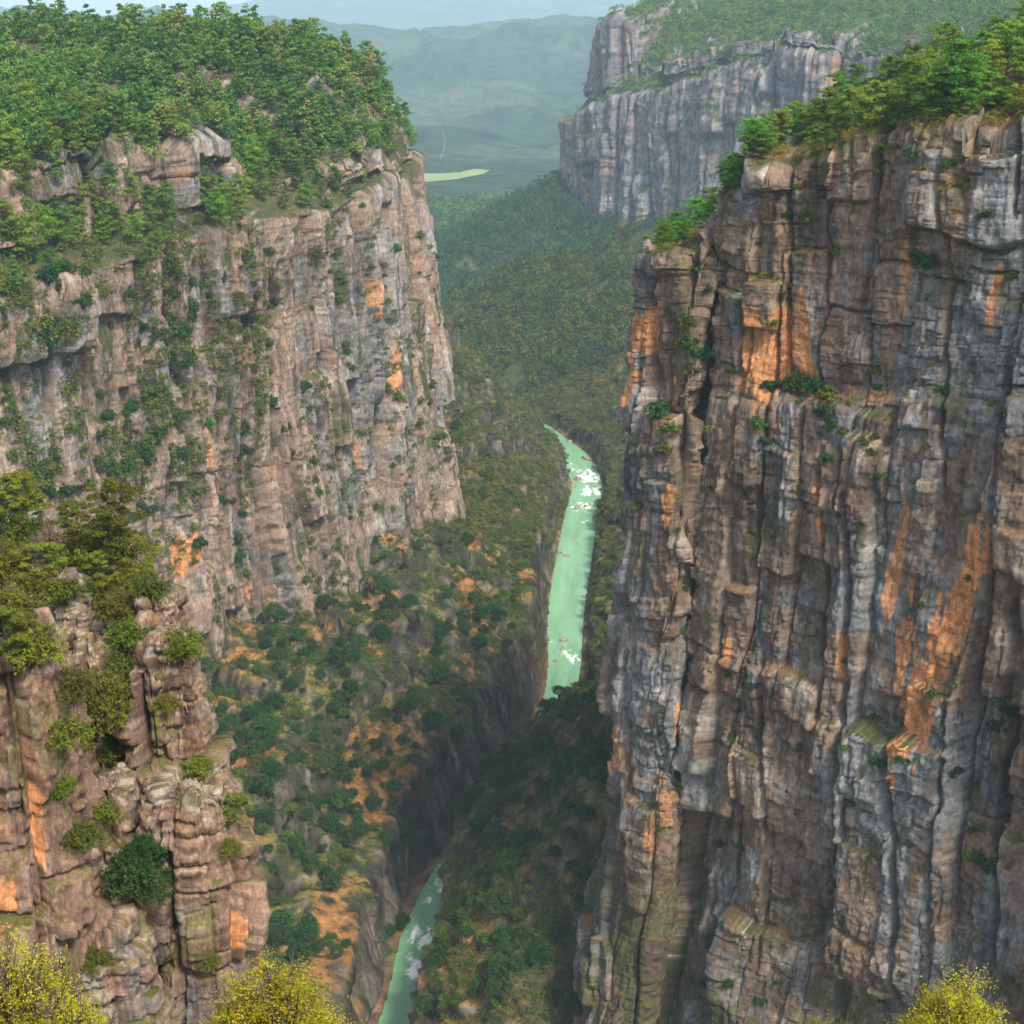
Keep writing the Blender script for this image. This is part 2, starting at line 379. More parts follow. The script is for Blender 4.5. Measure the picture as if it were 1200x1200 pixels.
def ground(x, y):
    d, hw = river_dist(x, y)
    t = np.abs(d)-hw
    n1 = fbm(x/60, y/60, 301, 4); n2 = fbm(x/17, y/17, 302, 4); n3 = fbm(x/5, y/5, 303, 3)
    left = d < 0
    nl = fbm(x/40+5, y/22, 305, 3)
    # left bank: dark inner gorge wall, then a stepped scree slope
    ghl = np.interp(y, [0, 380, 430, 470, 520, 640, 700, 760, 850, 1000, 1150], [26, 26, 30, 26, 34, 40, 36, 30, 20, 20, 14])*(1+.35*n1)
    gw = np.interp(y, [380, 500, 640, 760, 1000], [9, 10, 9, 10, 10])
    sl = np.interp(y, [380, 560, 680, 760, 850, 950, 1050, 1150], [.36, .46, .60, .78, 1.0, 1.05, .98, .9])
    tl = np.maximum(t-2.0-2.5*(nl+.4), 0)
    zl = ghl*ss(0, 1, tl/gw)+sl*np.maximum(tl-gw*.6, 0)
    zl = zl+7*n1*ss(5, 60, t)+2.4*n2*ss(3, 25, t)
    zl = terrace(zl, 19, .9*nl, .9*ss(-.4, .4, fbm(x/35, y/35, 306, 2)+.25)*ss(12, 40, t))
    # right bank
    ghr = np.interp(y, [0, 380, 430, 480, 560, 640, 1150], [7, 6, 6, 18, 14, 7, 14])*(1+.3*n1)
    sr = np.interp(y, [0, 380, 480, 560, 640, 900, 1100, 1150], [1.25, 1.2, 1.1, .75, .8, .8, .5, .3])
    tr = np.maximum(t-1.5-1.5*n2, 0)
    zr = ghr*ss(0, 1, tr/9)+sr*np.maximum(tr-5, 0)+7*n1*ss(5, 50, t)+3.6*n2*ss(3, 20, t)
    zr = terrace(zr, 13, .9*nl, .85*ss(-.4, .3, fbm(x/30, y/30, 307, 2))*ss(10, 30, t))
    zr = smax(zr, 300+seg_tent(x, y, spurR, 1.15, 4)+3*n1+2*n2, 5)
    zr = np.where(y < 420, np.minimum(zr, 30+6*n1+4*n2+ss(330, 425, y)*75), zr)
    near = np.where(left, zl, zr)
    near = np.minimum(near, 150+20*n1)
    # beyond the bend: wooded ridges
    m = np.full(x.shape, -293.0)+5*n1+2.5*n2+ss(8, 60, t)*6
    for R_, s_ in ((ridgeA, .66), (ridgeB, .62), (spurA, .62), (spurB, .62), (mesa_base, .6)):
        m = smax(m, seg_tent(x, y, R_, s_)+13*n1+6*n2, 8)
    hm = m+300
    band = ss(.1, .5, fbm(x/90+3, y/90, 309, 2)+.45)
    hm = hm+band*26*ss(20, 26, hm+3*n2)*ss(1330, 1270, y)*ss(-60, 0, x)
    far = -smax(-hm, -(3+.55*np.maximum(t, 0)+4*n2*ss(3, 20, t)), 8)
    wfar = ss(1080, 1190, y+20*n1)
    z = near*(1-wfar)+far*wfar+.9*n3*ss(2, 7, t)+.7*ss(0, 1.2, t)
    z = np.where(t < 0, -5+ss(-2, 0, t)*3.5, z)
    return -300+z, d, t

def soil_colour(x, y, z, nz, t, seed, far=False, right=None):
    f1 = fbm(x/18, y/18, seed, 5); f2 = fbm(x/4, y/4, seed+1, 4)+.35*fbm(x/1.3, y/1.3, seed+7, 2); f3 = fbm(x/60, y/60, seed+2, 3)
    deep = far; scrub = np.array((.048, .056, .022)) if not deep else np.array((.035, .052, .022)); orange = np.array((.30, .135, .048)); olive = np.array((.16, .13, .035)); rockc = np.array((.115, .10, .085)); rockd = np.array((.045, .04, .033))
    c = np.broadcast_to(scrub, x.shape+(3,)).copy()
    c = mixc(c, olive, ss(.0, .5, f2+.4*f1)*(.7 if not deep else .2)*(1-.6*ss(700, 900, y)))
    c = mixc(c, orange, ss(.25, .7, f1+.5*f2)*(.75 if not deep else .12)*(1-.75*ss(680, 880, y))*(1 if right is None else 1-.4*right*ss(12, 26, t)))
    st = ss(.62, .42, nz)
    rk = rockc*(1+.5*f2)[..., None]
    rk = mixc(rk, rockd, ss(-.1, .5, fbm(x/3+y/3, z/18, seed+4, 3)))
    rk = mixc(rk, scrub, ss(.1, .5, fbm((x+y)/6, z/6, seed+5, 3))*.7)
    c = c*(1-st[..., None])+rk*st[..., None]
    if right is not None:
        rd = right*ss(14, 34, t)*ss(700, 600, y)
        c = mixc(c, np.array((.060, .050, .026)), rd*ss(-.3, .4, fbm((x-y)/7, z/11, seed+8, 4))*.6)
        c = mixc(c, np.array((.15, .115, .085)), rd*ss(.2, .6, fbm((x-y)/4, z/9, seed+9, 4))*.7)
    bank = ss(7, 1.5, t+2*f2)
    c = mixc(c, (.20, .13, .085), bank*.8*ss(-.4, .2, f1+.3))
    return np.clip(c*(1+.45*f2)[..., None], .008, .8)

M_ground = rock_mat('scree_and_soil', .9, .5)
def height_sheet(name, xs, ys, seed, mat):
    X, Y = np.meshgrid(xs, ys, indexing='ij')
    Z, d, t = ground(X, Y)
    P = np.stack([X, Y, Z], -1)
    N = grid_normals(P)
    # break steep faces sideways so that they read as rock and not as a smooth ramp
    st = ss(.75, .45, N[..., 2])*(t > 1)
    Rr, T = rock(X*.6+Y, Z*1.4, seed+50, [(14, 30, 2.4, 1.2, 3.0, 1.0, .6), (5, 11, 1.2, .6, 1.5, .6, .5)], (1.0, .5, .2))
    P = P+N*(Rr*st)[..., None]
    N = grid_normals(P)
    col = soil_colour(X, Y, Z, N[..., 2], t, seed, name == 'ridge_ground', (d > 0)*1.0)
    o = mesh_from(name, P.reshape(-1, 3), grid_faces(len(xs), len(ys)), mat, col.reshape(-1, 3))
    return tag(o, kind='structure')
def spaced(a, b, fn):
    v = [a]
    while v[-1] < b: v.append(v[-1]+fn(v[-1]))
    return np.array(v)
gx = spaced(-330, 270, lambda v: .85 if -175 < v < 95 else 3.0)
gy = spaced(60, 1190, lambda v: 4 if v < 340 else (.85 if v < 620 else (1.1 if v < 900 else 1.6)))
valley = height_sheet('valley_ground', gx, gy, 401, M_ground)
tag(valley, 'orange brown scree and scrub slopes falling to the river gorge', 'ground')
mx_ = spaced(-420, 900, lambda v: 3.5 if -160 < v < 330 else 12)
my_ = spaced(1188, 2620, lambda v: 3.5 if v < 1500 else 7)
mid = height_sheet('ridge_ground', mx_, my_, 451, M_ground)
tag(mid, 'wooded ridges and valley floor below the distant grey mesa', 'ground')

# ---- far valley floor, hills and mountains: one fan of quads out to the horizon
def far_height(x, y):
    n1 = fbm(x/900, y/900, 501, 5); n2 = fbm(x/240, y/240, 502, 4)
    u = x/np.maximum(y, 1)
    crest = np.interp(u, [-.6, -.12, -.097, -.03, .02, .045, .07, .14, .3, .6], [120, 10, -30, -32, 18, 42, 60, 150, 260, 300])
    r = ss(3450, 7900, y)
    z = -300+(crest+300)*(r**1.25)*(1+.14*n1*ss(3600, 5200, y)*ss(8200, 6500, y))
    z = z+ss(3500, 4600, y)*(85*n1+26*n2+30*np.abs(n2))*ss(9000, 7400, y)*(.45+.55*ss(3600, 5000, y))
    z = z+70*np.exp(-((y-4300)/500)**2)*(.4+n1)*ss(0.02, -.06, u)
    back = ss(8000, 9800, y)
    z = z-back*(z+260)
    m1 = np.interp(u, [-.6, -.36, -.30, -.27, -.235, -.15, 0, .6], [420, 250, 70, 0, -60, -90, -60, -60])
    m2 = np.interp(u, [-.6, -.26, -.225, -.17, -.10, .05, .6], [-90, -50, 60, 230, 330, 260, 300])
    z = np.maximum(z, m1+20*n2-.22*np.abs(y-12500)+0)
    z = np.maximum(z, m2+20*n2-.22*np.abs(y-15200))
    return z
fy = np.geomspace(2600, 17500, 420); fu = np.linspace(-.62, .62, 520)
FY, FU = np.meshgrid(fy, fu, indexing='xy')
FX = FY*FU
FZ = far_height(FX, FY)
FX = FX+0.0
P = np.stack([FX, FY, FZ], -1); Nf = grid_normals(P)
f1 = fbm(FX/260, FY/260, 511, 5); f2 = fbm(FX/45, FY/45, 512, 4)
cf = np.broadcast_to(np.array((.026, .070, .034)), FX.shape+(3,)).copy()
cf = mixc(cf, (.062, .125, .05), ss(-.1, .5, f1+.4*f2))
cf = mixc(cf, (.010, .030, .018), ss(.0, .6, f2))
cf = mixc(cf, (.11, .115, .075), ss(.5, .8, f1+.3*f2)*.5)
o = mesh_from('far_hills', P.reshape(-1, 3), grid_faces(len(fu), len(fy))[:, ::-1], rock_mat('hazy_woodland', .055, 14.0, .95, 0.0), cf.reshape(-1, 3))
tag(o, 'long wooded hills and pale mountains beyond the valley', 'hills', kind='structure')

# ---- river
V = []; foam = []; wid = 36
fr = np.linspace(0, 520, 2600)
rx = np.stack([np.interp(fr, np.arange(600), rivf[:, i]) for i in (0, 1)], 1)
rh = np.interp(fr, np.arange(600), HW)
tg = np.gradient(rx, axis=0); tg /= np.linalg.norm(tg, axis=1, keepdims=True)
nr = np.stack([tg[:, 1], -tg[:, 0]], 1)
a_ = np.linspace(-1, 1, wid)
PX = rx[:, None]+nr[:, None]*(a_[None, :, None]*(rh[:, None, None]+6.0))
U = PX[..., 0]; W = PX[..., 1]
RP = np.stack([U, W, np.full(U.shape, -300.0)], -1)
ppx, ppy = proj(RP)
arc = np.concatenate([[0], np.cumsum(np.linalg.norm(np.diff(rx, axis=0), axis=1))])
acr = a_[None, :]*(rh[:, None]+6)
def arc_of(px, py):
    q = np.array(onz(px, py, -300)); i = np.argmin(((rx-q)**2).sum(1)); return arc[i], (q-rx[i])@nr[i]
AR = np.broadcast_to(arc[:, None], U.shape)
fm = np.zeros(U.shape)
for (px, py, la, wa, k) in [(528, 1012, 12, 6, 1.0), (522, 1035, 14, 6, 1.0), (512, 1050, 7, 7, .9), (503, 1098, 10, 9, 1.1), (496, 1120, 9, 9, .9), (488, 1142, 7, 9, .8),
                            (690, 558, 20, 10, 1.1), (676, 552, 12, 6, .7), (693, 575, 16, 12, .9), (685, 594, 12, 14, 1.0), (650, 520, 26, 7, .85), (668, 545, 12, 5, .6),
                            (664, 765, 5, 8, 1.0), (672, 772, 9, 6, 1.05), (662, 752, 4, 9, .7), (686, 612, 8, 8, .6), (652, 800, 6, 4, .4)]:
    s0, c0 = arc_of(px, py)
    fm = np.maximum(fm, k*np.exp(-((AR-s0)/la)**2-((acr-c0)/wa)**2))
tx = fbm(AR/4.5, acr/1.8, 601, 4)+.4*fbm(AR/1.2, acr/.7, 602, 3)
fo = ss(.5, .95, fm*.85+.6*tx*np.clip(.2+fm, 0, 1))
fo = np.maximum(fo, ss(.5, .9, tx+.25*fbm(AR/40, acr/20, 606, 2))*.05)
RP[..., 2] += .22*fm*fbm(AR/2.5, acr/1.5, 603, 3)+.035*fbm(AR/2, acr/1.3, 604, 3)+.5*fo*fm*.5
wc = np.broadcast_to(np.array((.175, .375, .20)), U.shape+(3,)).copy()
wc *= (1+.16*fbm(AR/30, acr/4, 605, 3))[..., None]
wc = mixc(wc, (.25, .43, .265), ss(-.1, .7, fbm(AR/14, acr/2.5, 607, 3))*.35)
wc = mixc(wc, (.92, .95, .90), fo)
m, nt, out = new_mat('milky_green_water'); lk = nt.links.new
b = N_(nt, 'ShaderNodeBsdfPrincipled', Roughness=.22); b.inputs['Specular IOR Level'].default_value = .22
at_ = N_(nt, 'ShaderNodeAttribute', attribute_name='tone'); lk(at_.outputs['Color'], b.inputs['Base Color'])
geo = N_(nt, 'ShaderNodeNewGeometry'); n1 = N_(nt, 'ShaderNodeTexNoise', Scale=.8, Detail=5.0); lk(geo.outputs['Position'], n1.inputs['Vector'])
bm = N_(nt, 'ShaderNodeBump', Strength=.5, Distance=.25); lk(n1.outputs['Fac'], bm.inputs['Height']); lk(bm.outputs[0], b.inputs['Normal'])
lk(b.outputs[0], out.inputs[0])
o = mesh_from('river_water', RP.reshape(-1, 3), grid_faces(len(fr), wid), m, wc.reshape(-1, 3))
tag(o, 'milky green river with white rapids on the canyon floor', 'river', kind='structure')

# ================================================================== CLIFFS
def pick(B, px, py):
    """grid index of the nearest part of a face seen at a photo pixel"""
    qx, qy = proj(B); d = (qx-px)**2+(qy-py)**2
    cost = np.where(d < max(d.min()*1.5, 60), B[..., 1]+d*.02, 1e9)
    return np.unravel_index(np.argmin(cost), qx.shape)
def stains(B, s, tau, spots):
    """(px, py, half width m, half height m, lean, strength) -> face coordinates"""
    qx, qy = proj(B); r = []
    for (px, py, rs, rt, lean, k) in spots:
        a, b_ = pick(B, px, py)
        r.append((s[a], tau[a, b_], rs, rt, lean, k))
    return r
def build_cliff(name, ctrl, ds_of, rows, seed, levels, nz, cap_k, matr, pal, spots, smooth_m=14, rimw=9, rimh=7.0, amp=1.0, rub=0, aniso=1.0, wav=0, clefts=()):
    B, s, tau, inn = sheet(ctrl, ds_of, rows, smooth_m)
    S = np.broadcast_to(s[:, None], tau.shape).copy()
    # every column stops at its own height
    k0 = sum(rows[:cap_k])
    d = cells(S+2*vn2(S/9, tau/20, seed), tau*0+5, rimw, 1e6, seed+7)
    d2 = cells(S, tau*0+5, rimw*.35, 1e6, seed+8)
    j = np.arange(tau.shape[1])
    wrim = np.exp(-((j-k0)/(26.0))**2)*(1-.4*(j > k0))
    B[..., 2] += ((h1(d['c'], seed+9)-.6)*rimh+(h1(d2['c'], seed+10)-.5)*rimh*.35)*wrim[None, :]
    if wav: B[..., 2] += wav*fbm(S/70, tau/400, seed+12, 3)*ss(0, 60, tau-tau[:, :1]); B[..., :2] += inn[:, None]*(wav*.5*fbm(S/80+9, tau/200, seed+13, 3))[..., None]
    N = blur_t(grid_normals(B), 6)
    if (N[:, :rows[0], :2]*inn[:, None]).sum(-1).mean() > 0: N = -N
    R_, T = rock(S, tau, seed, levels, nz, aniso=aniso, rubble=np.exp(-np.maximum(tau[:, k0:k0+1]-tau, 0)/rub)*(.6+.5*fbm(S/20, tau/20, seed+81, 2)) if rub else None)
    qx, qy = proj(B)
    for (x0, y0, x1, y1, w_, dp) in clefts:
        ia = pick(B, x0, y0); ib = pick(B, x1, y1)
        sa, ta, sb, tb = s[ia[0]], tau[ia], s[ib[0]], tau[ib]
        ln = (sb-sa)/(tb-ta if abs(tb-ta) > 1 else 1)
        wob = 1.5*w_*vn2(tau/22, S*0+w_, seed+14)+.5*w_*vn2(tau/6, S*0, seed+15)
        R_ = R_-dp*np.exp(-np.abs((S-sa-ln*(tau-ta)-wob)/w_)**2.5)*ss(min(ta, tb)-12, min(ta, tb)+4, tau)*ss(max(ta, tb)+10, max(ta, tb)-2, tau)
    flat = ss(.5, .85, N[..., 2])
    R_ = R_*(1-.8*flat)+flat*(.8*fbm(B[..., 0]/9, B[..., 1]/9, seed+77, 4)+.4*fbm(B[..., 0]/2.5, B[..., 1]/2.5, seed+78, 3))
    for ax in (1,):                                  # ease the biggest steps so that ledges and flanks keep enough faces
        st = ss(1.5, 3.0, np.abs(np.roll(R_, 1, ax)-np.roll(R_, -1, ax))); m_ = st
        for k in (1, 2): m_ = np.maximum(m_, np.maximum(np.roll(st, k, ax), np.roll(st, -k, ax)))
        bl = sum(np.roll(R_, k, ax) for k in range(-2, 3))/5
        R_ = R_*(1-m_)+bl*m_
    P = B+N*(R_*amp)[..., None]
    N2 = grid_normals(P)
    if (N2*N).sum(-1).mean() < 0: N2 = -N2; flip = True
    else: flip = False
    col = rock_colour(S, tau, T, N2[..., 2]-.25*(1-flat), seed, orange_spots=stains(B, s, tau, spots), **pal)
    F = grid_faces(*tau.shape)
    o = mesh_from(name, P.reshape(-1, 3), F[:, ::-1] if flip else F, matr, col.reshape(-1, 3))
    return o
M_rock_r = rock_mat('grey_brown_limestone', 1.1, .35)
M_rock_l = rock_mat('pinkish_conglomerate', .8, .45)
M_rock_c = rock_mat('reddish_conglomerate', 3.2, .14)
M_rock_m = rock_mat('distant_grey_rock', .3, 1.2)

def R(px, Y, pyTop, zb, extra=0, dl=3.0, flare=8, pyL=455, inn=(.62, .78), cap=None, xo=None):
    x = xat(px, Y) if xo is None else xo
    zt = zat(pyTop, Y) if pyTop is not None else extra
    zl = zat(pyL, Y)
    cap = cap or [(8, 3), (30, 8), (90, 20)]
    return (x, Y, *inn, [(-flare*2.3-4, zb-36), (-1.5-flare*.35, zb+38), (0, zl-4), (dl, zl), (dl+1.5, zt)]+[(dl+1.5+a, zt+h_) for a, h_ in cap])
rc = [R(0, 470, None, -262, -58, xo=92, inn=(.95, .1)), R(0, 420, None, -262, -54, xo=56, inn=(.98, .1), flare=4), R(0, 375, None, -258, -51, xo=35, inn=(.95, .3), flare=6),
      R(738, 350, 303, -255, flare=13, dl=1, cap=[(6, 0), (14, 2), (30, 4)]), R(775, 338, 298, -250, flare=11, dl=1, cap=[(6, 0), (16, 3), (40, 8)]), R(802, 334, 288, -250, flare=9, dl=1, cap=[(6, 2), (16, 6), (40, 12)]),
      R(815, 346, 262, -250, flare=9, dl=1), R(836, 338, 242, -250, flare=9, dl=1), R(868, 326, 196, -250), R(925, 318, 176, -250, dl=4), R(985, 309, 168, -250, dl=4),
      R(1040, 300, 152, -250), R(1100, 290, 146, -250), R(1160, 280, 128, -250), R(1250, 266, 112, -250), R(1420, 236, None, -250, 0), R(1800, 225, None, -250, 6), R(2300, 225, None, -250, 8)]
def rds(k): return .26 if 2.6 < k < 14.2 else (.6 if k > 1 and k < 15 else 2.0)
lv_r = [(25, 60, 3.8, 1.0, 5.5, .9, 1.6), (9.5, 19, 2.3, .3, 2.8, .36, 1.8), (4.0, 6.0, 1.1, .15, 1.2, .24, 1.1), (1.7, 2.0, .42, .08, .4, .17, .5)]
pal_r = dict(brown=(.19, .137, .10), grey=(.18, .188, .19), pale=(.34, .31, .27), dark=(.05, .04, .032), orange_amt=.08, mossy=.55, lowmoss_dark=(-185, -225))
sp_r = [(1085, 805, 4.8, 19, .14, 1), (1130, 690, 3.2, 17, .18, 1), (1060, 760, 2, 14, .05, .9), (1050, 660, 1.6, 12, .1, .8), (905, 415, 4.5, 10, 0, 1), (878, 430, 3, 8, .1, .9), (940, 410, 2.5, 9, 0, .9),
        (935, 395, 2, 8, 0, .7), (1020, 460, 3, 2, 0, .8), (878, 330, 1.2, 6, 0, .9), (838, 340, 1, 5, 0, .9), (758, 380, 2.5, 9, 0, .9), (745, 420, 2, 10, 0, .8), (990, 760, 1.2, 5, 0, .8), (852, 770, 1.3, 6, 0, .8), (797, 835, 1.2, 5, 0, .9),
        (782, 590, 1.5, 5, 0, .9), (965, 600, 1.5, 6, 0, .8), (1167, 350, 1.2, 6, .1, .8), (865, 500, 1, 5, 0, .8), (770, 480, 1, 6, 0, .7), (770, 950, 3, 9, 0, .45), (1065, 320, .9, 6, 0, .6), (697, 880, 3, 7, 0, .7)]
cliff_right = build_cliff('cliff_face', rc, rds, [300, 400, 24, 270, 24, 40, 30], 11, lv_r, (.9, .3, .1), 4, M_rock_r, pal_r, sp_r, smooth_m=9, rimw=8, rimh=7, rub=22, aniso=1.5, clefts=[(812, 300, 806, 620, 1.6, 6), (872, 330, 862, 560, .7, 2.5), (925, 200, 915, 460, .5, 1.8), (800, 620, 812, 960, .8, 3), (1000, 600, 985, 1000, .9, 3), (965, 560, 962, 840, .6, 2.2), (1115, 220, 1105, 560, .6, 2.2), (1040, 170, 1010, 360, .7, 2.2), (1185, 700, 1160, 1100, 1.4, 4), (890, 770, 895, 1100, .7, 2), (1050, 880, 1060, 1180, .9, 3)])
tag(cliff_right, 'massive grey and brown cliff with orange stains and cracked pillars', 'cliff', kind='structure')

def Lw(px, Y, pyL, dl, pyT, zb, cap, inn=(-.88, .47), xo=None, zL=None, zT=None, flare=6, sb=0):
    x = (xat(px, Y) if xo is None else xo)-sb
    zl = zat(pyL, Y) if zL is None else zL
    zt = zat(pyT, Y+dl*.5) if zT is None else zT
    return (x, Y, *inn, [(-flare-1.6*sb, zb), (-2-1.25*sb, zb+60), (0, zl), (dl, zl+dl*.55), (dl+2, max(zt, zl+dl*.55+.5))]+[(dl+2+a, max(zt, zl+dl*.55+.5)+h_) for a, h_ in cap])
hill = [(12, 3), (70, 14), (170, 30), (330, 40), (560, 42)]
lc = [Lw(-260, 340, 420, 22, 330, -250, hill), Lw(-130, 395, 385, 20, 285, -250, hill), Lw(0, 450, 350, 18, 240, -250, hill), Lw(100, 490, 320, 16, 196, -250, hill), Lw(150, 510, 312, 16, 178, -250, hill),
      Lw(205, 532, 290, 14, 170, -250, hill), Lw(270, 560, 264, 12, 172, -250, hill), Lw(310, 575, 258, 14, 178, -250, hill), Lw(345, 590, 254, 16, 216, -250, [(10, 5), (60, 16), (160, 32), (330, 42), (560, 42)]),
      Lw(400, 618, 246, 10, 225, -252, [(10, 5), (50, 18), (140, 36), (330, 42), (560, 42)]), Lw(440, 645, 225, 6, 205, -254, [(8, 8), (30, 28), (70, 42), (300, 45), (560, 42)], (-.92, .4), sb=4),
      Lw(478, 676, 205, 5, 180, -256, [(6, 10), (22, 36), (40, 46), (200, 48), (560, 46)], (-.96, .28), sb=9), Lw(497, 704, 218, 4, 190, -258, [(5, 12), (18, 36), (34, 46), (200, 50), (560, 48)], (-.99, .12), sb=11),
      Lw(0, 745, 0, 5, 0, -258, [(5, 10), (18, 30), (40, 45), (200, 52), (560, 48)], (-1, .05), xo=-44, zL=-62, zT=-56, sb=11), Lw(0, 800, 0, 6, 0, -240, [(5, 8), (18, 22), (40, 35), (200, 50), (560, 48)], (-1, 0), xo=-62, zL=-72, zT=-62, sb=8),
      Lw(0, 900, 0, 6, 0, -230, hill, (-1, 0), xo=-110, zL=-95, zT=-75), Lw(0, 1050, 0, 6, 0, -220, hill, (-1, 0), xo=-180, zL=-110, zT=-90)]
def lds(k): return .55 if 1.5 < k < 13.2 else 2.2
lv_l = [(36, 120, 9.0, 1.6, 12, 2.0, .6), (12, 60, 3.4, .7, 5.0, .9, .8), (5.0, 26, 1.0, .3, 1.6, .5, .6)]
pal_l = dict(brown=(.225, .167, .128), grey=(.18, .175, .168), pale=(.40, .35, .30), dark=(.06, .05, .042), orange_amt=.14, mossy=1.0, moss_t=26.0, moss=(.055, .066, .026), soil=(.10, .085, .035))  # dark also paints deep shade in streaks down this wall
sp_l = [(452, 430, 2.5, 9, 0, .85), (433, 350, 1.6, 8, 0, .6), (215, 648, 4, 7, .1, 1), (295, 690, 1.5, 4, 0, .8), (240, 530, 1.2, 8, 0, .5), (420, 520, 1.5, 10, 0, .4)]
cliff_left = build_cliff('cliff_wall', lc, lds, [90, 300, 26, 80, 30, 50, 50, 60, 30], 23, lv_l, (1.0, .4, .15), 4, M_rock_l, pal_l, sp_l, smooth_m=14, rimw=9, rimh=8, aniso=2.6, clefts=[(205, 300, 215, 560, 2.4, 16), (228, 330, 232, 470, 1.4, 10), (287, 380, 290, 640, 1.4, 12), (440, 260, 448, 520, 3.0, 18), (330, 330, 330, 560, 1.0, 8), (105, 380, 112, 540, 1.4, 10), (400, 280, 405, 600, 1.2, 9), (375, 470, 380, 690, 1.2, 8), (470, 300, 475, 600, 1.2, 9), (55, 360, 60, 560, 1.6, 10), (255, 420, 258, 650, 1.0, 7), (150, 400, 160, 560, 1.2, 9), (350, 300, 356, 460, .9, 6)])
tag(cliff_left, 'long pinkish cliff wall with vertical cracks below the pine plateau', 'cliff', kind='structure')

def Mw(x, y, z0, zt1, dl, zt2, cap, inn=(.55, .83)):
    return (x, y, *inn, [(-10, z0-25), (-2, z0+20), (0, zt1), (dl, zt1+dl*.6), (dl+4, max(zt2, zt1+dl*.6+1))]+[(dl+4+a, max(zt2, zt1+dl*.6+1)+h_) for a, h_ in cap])
mcap = [(40, 14), (150, 38), (330, 60), (600, 60)]
mc = [Mw(124, 2050, -170, -110, 20, -40, mcap, (.99, .1)), Mw(84, 1930, -185, -118, 40, -75, [(40, 40), (90, 75), (330, 100), (600, 90)], (.98, .2)), Mw(66, 1855, -195, -118, 45, -40, [(20, 30), (60, 62), (300, 80), (600, 60)], (.85, .5)), Mw(88, 1810, -205, -98, 34, 0, [(20, 10), (100, 32), (300, 55), (600, 60)]),
      Mw(112, 1770, -216, -82, 24, 6, [(30, 12), (120, 32), (300, 52), (600, 60)]), Mw(132, 1748, -218, -80, 30, -52, [(30, 18), (90, 52), (300, 92), (600, 110)]), Mw(190, 1690, -222, -62, 16, -40, [(30, 22), (100, 54), (300, 92), (600, 110)]),
      Mw(250, 1636, -220, -34, 5, -24, [(30, 20), (100, 46), (300, 86), (600, 100)]), Mw(300, 1588, -215, -26, 4, -14, mcap), Mw(372, 1510, -210, -26, 4, -14, mcap), Mw(450, 1420, -205, -30, 4, -18, mcap), Mw(560, 1290, -205, -40, 10, -20, mcap), Mw(760, 1200, -205, -40, 10, -20, mcap)]
def mds(k): return 1.7 if k < 9.5 else 6.0
lv_m = [(48, 260, 7, 4, 13, 3.5, .5), (20, 140, 4, 2.4, 8, 2.0, .6), (8.5, 60, 1.8, 1.0, 3.4, 1.2, .6)]
pal_m = dict(brown=(.205, .185, .185), grey=(.185, .19, .21), pale=(.36, .34, .33), dark=(.08, .07, .075), orange_amt=.25, mossy=.7, moss=(.05, .075, .035), soil=(.06, .08, .035))
mesa = build_cliff('mesa_cliff', mc, mds, [24, 100, 22, 40, 26, 40, 40, 20], 37, lv_m, (2.0, .8, .3), 4, M_rock_m, pal_m, [(975, 90, 3, 14, 0, .5)], smooth_m=30, rimw=22, rimh=26, aniso=3.2, wav=12)
tag(mesa, 'distant grey mesa cliff with wooded terraces across the valley', 'cliff', kind='structure')

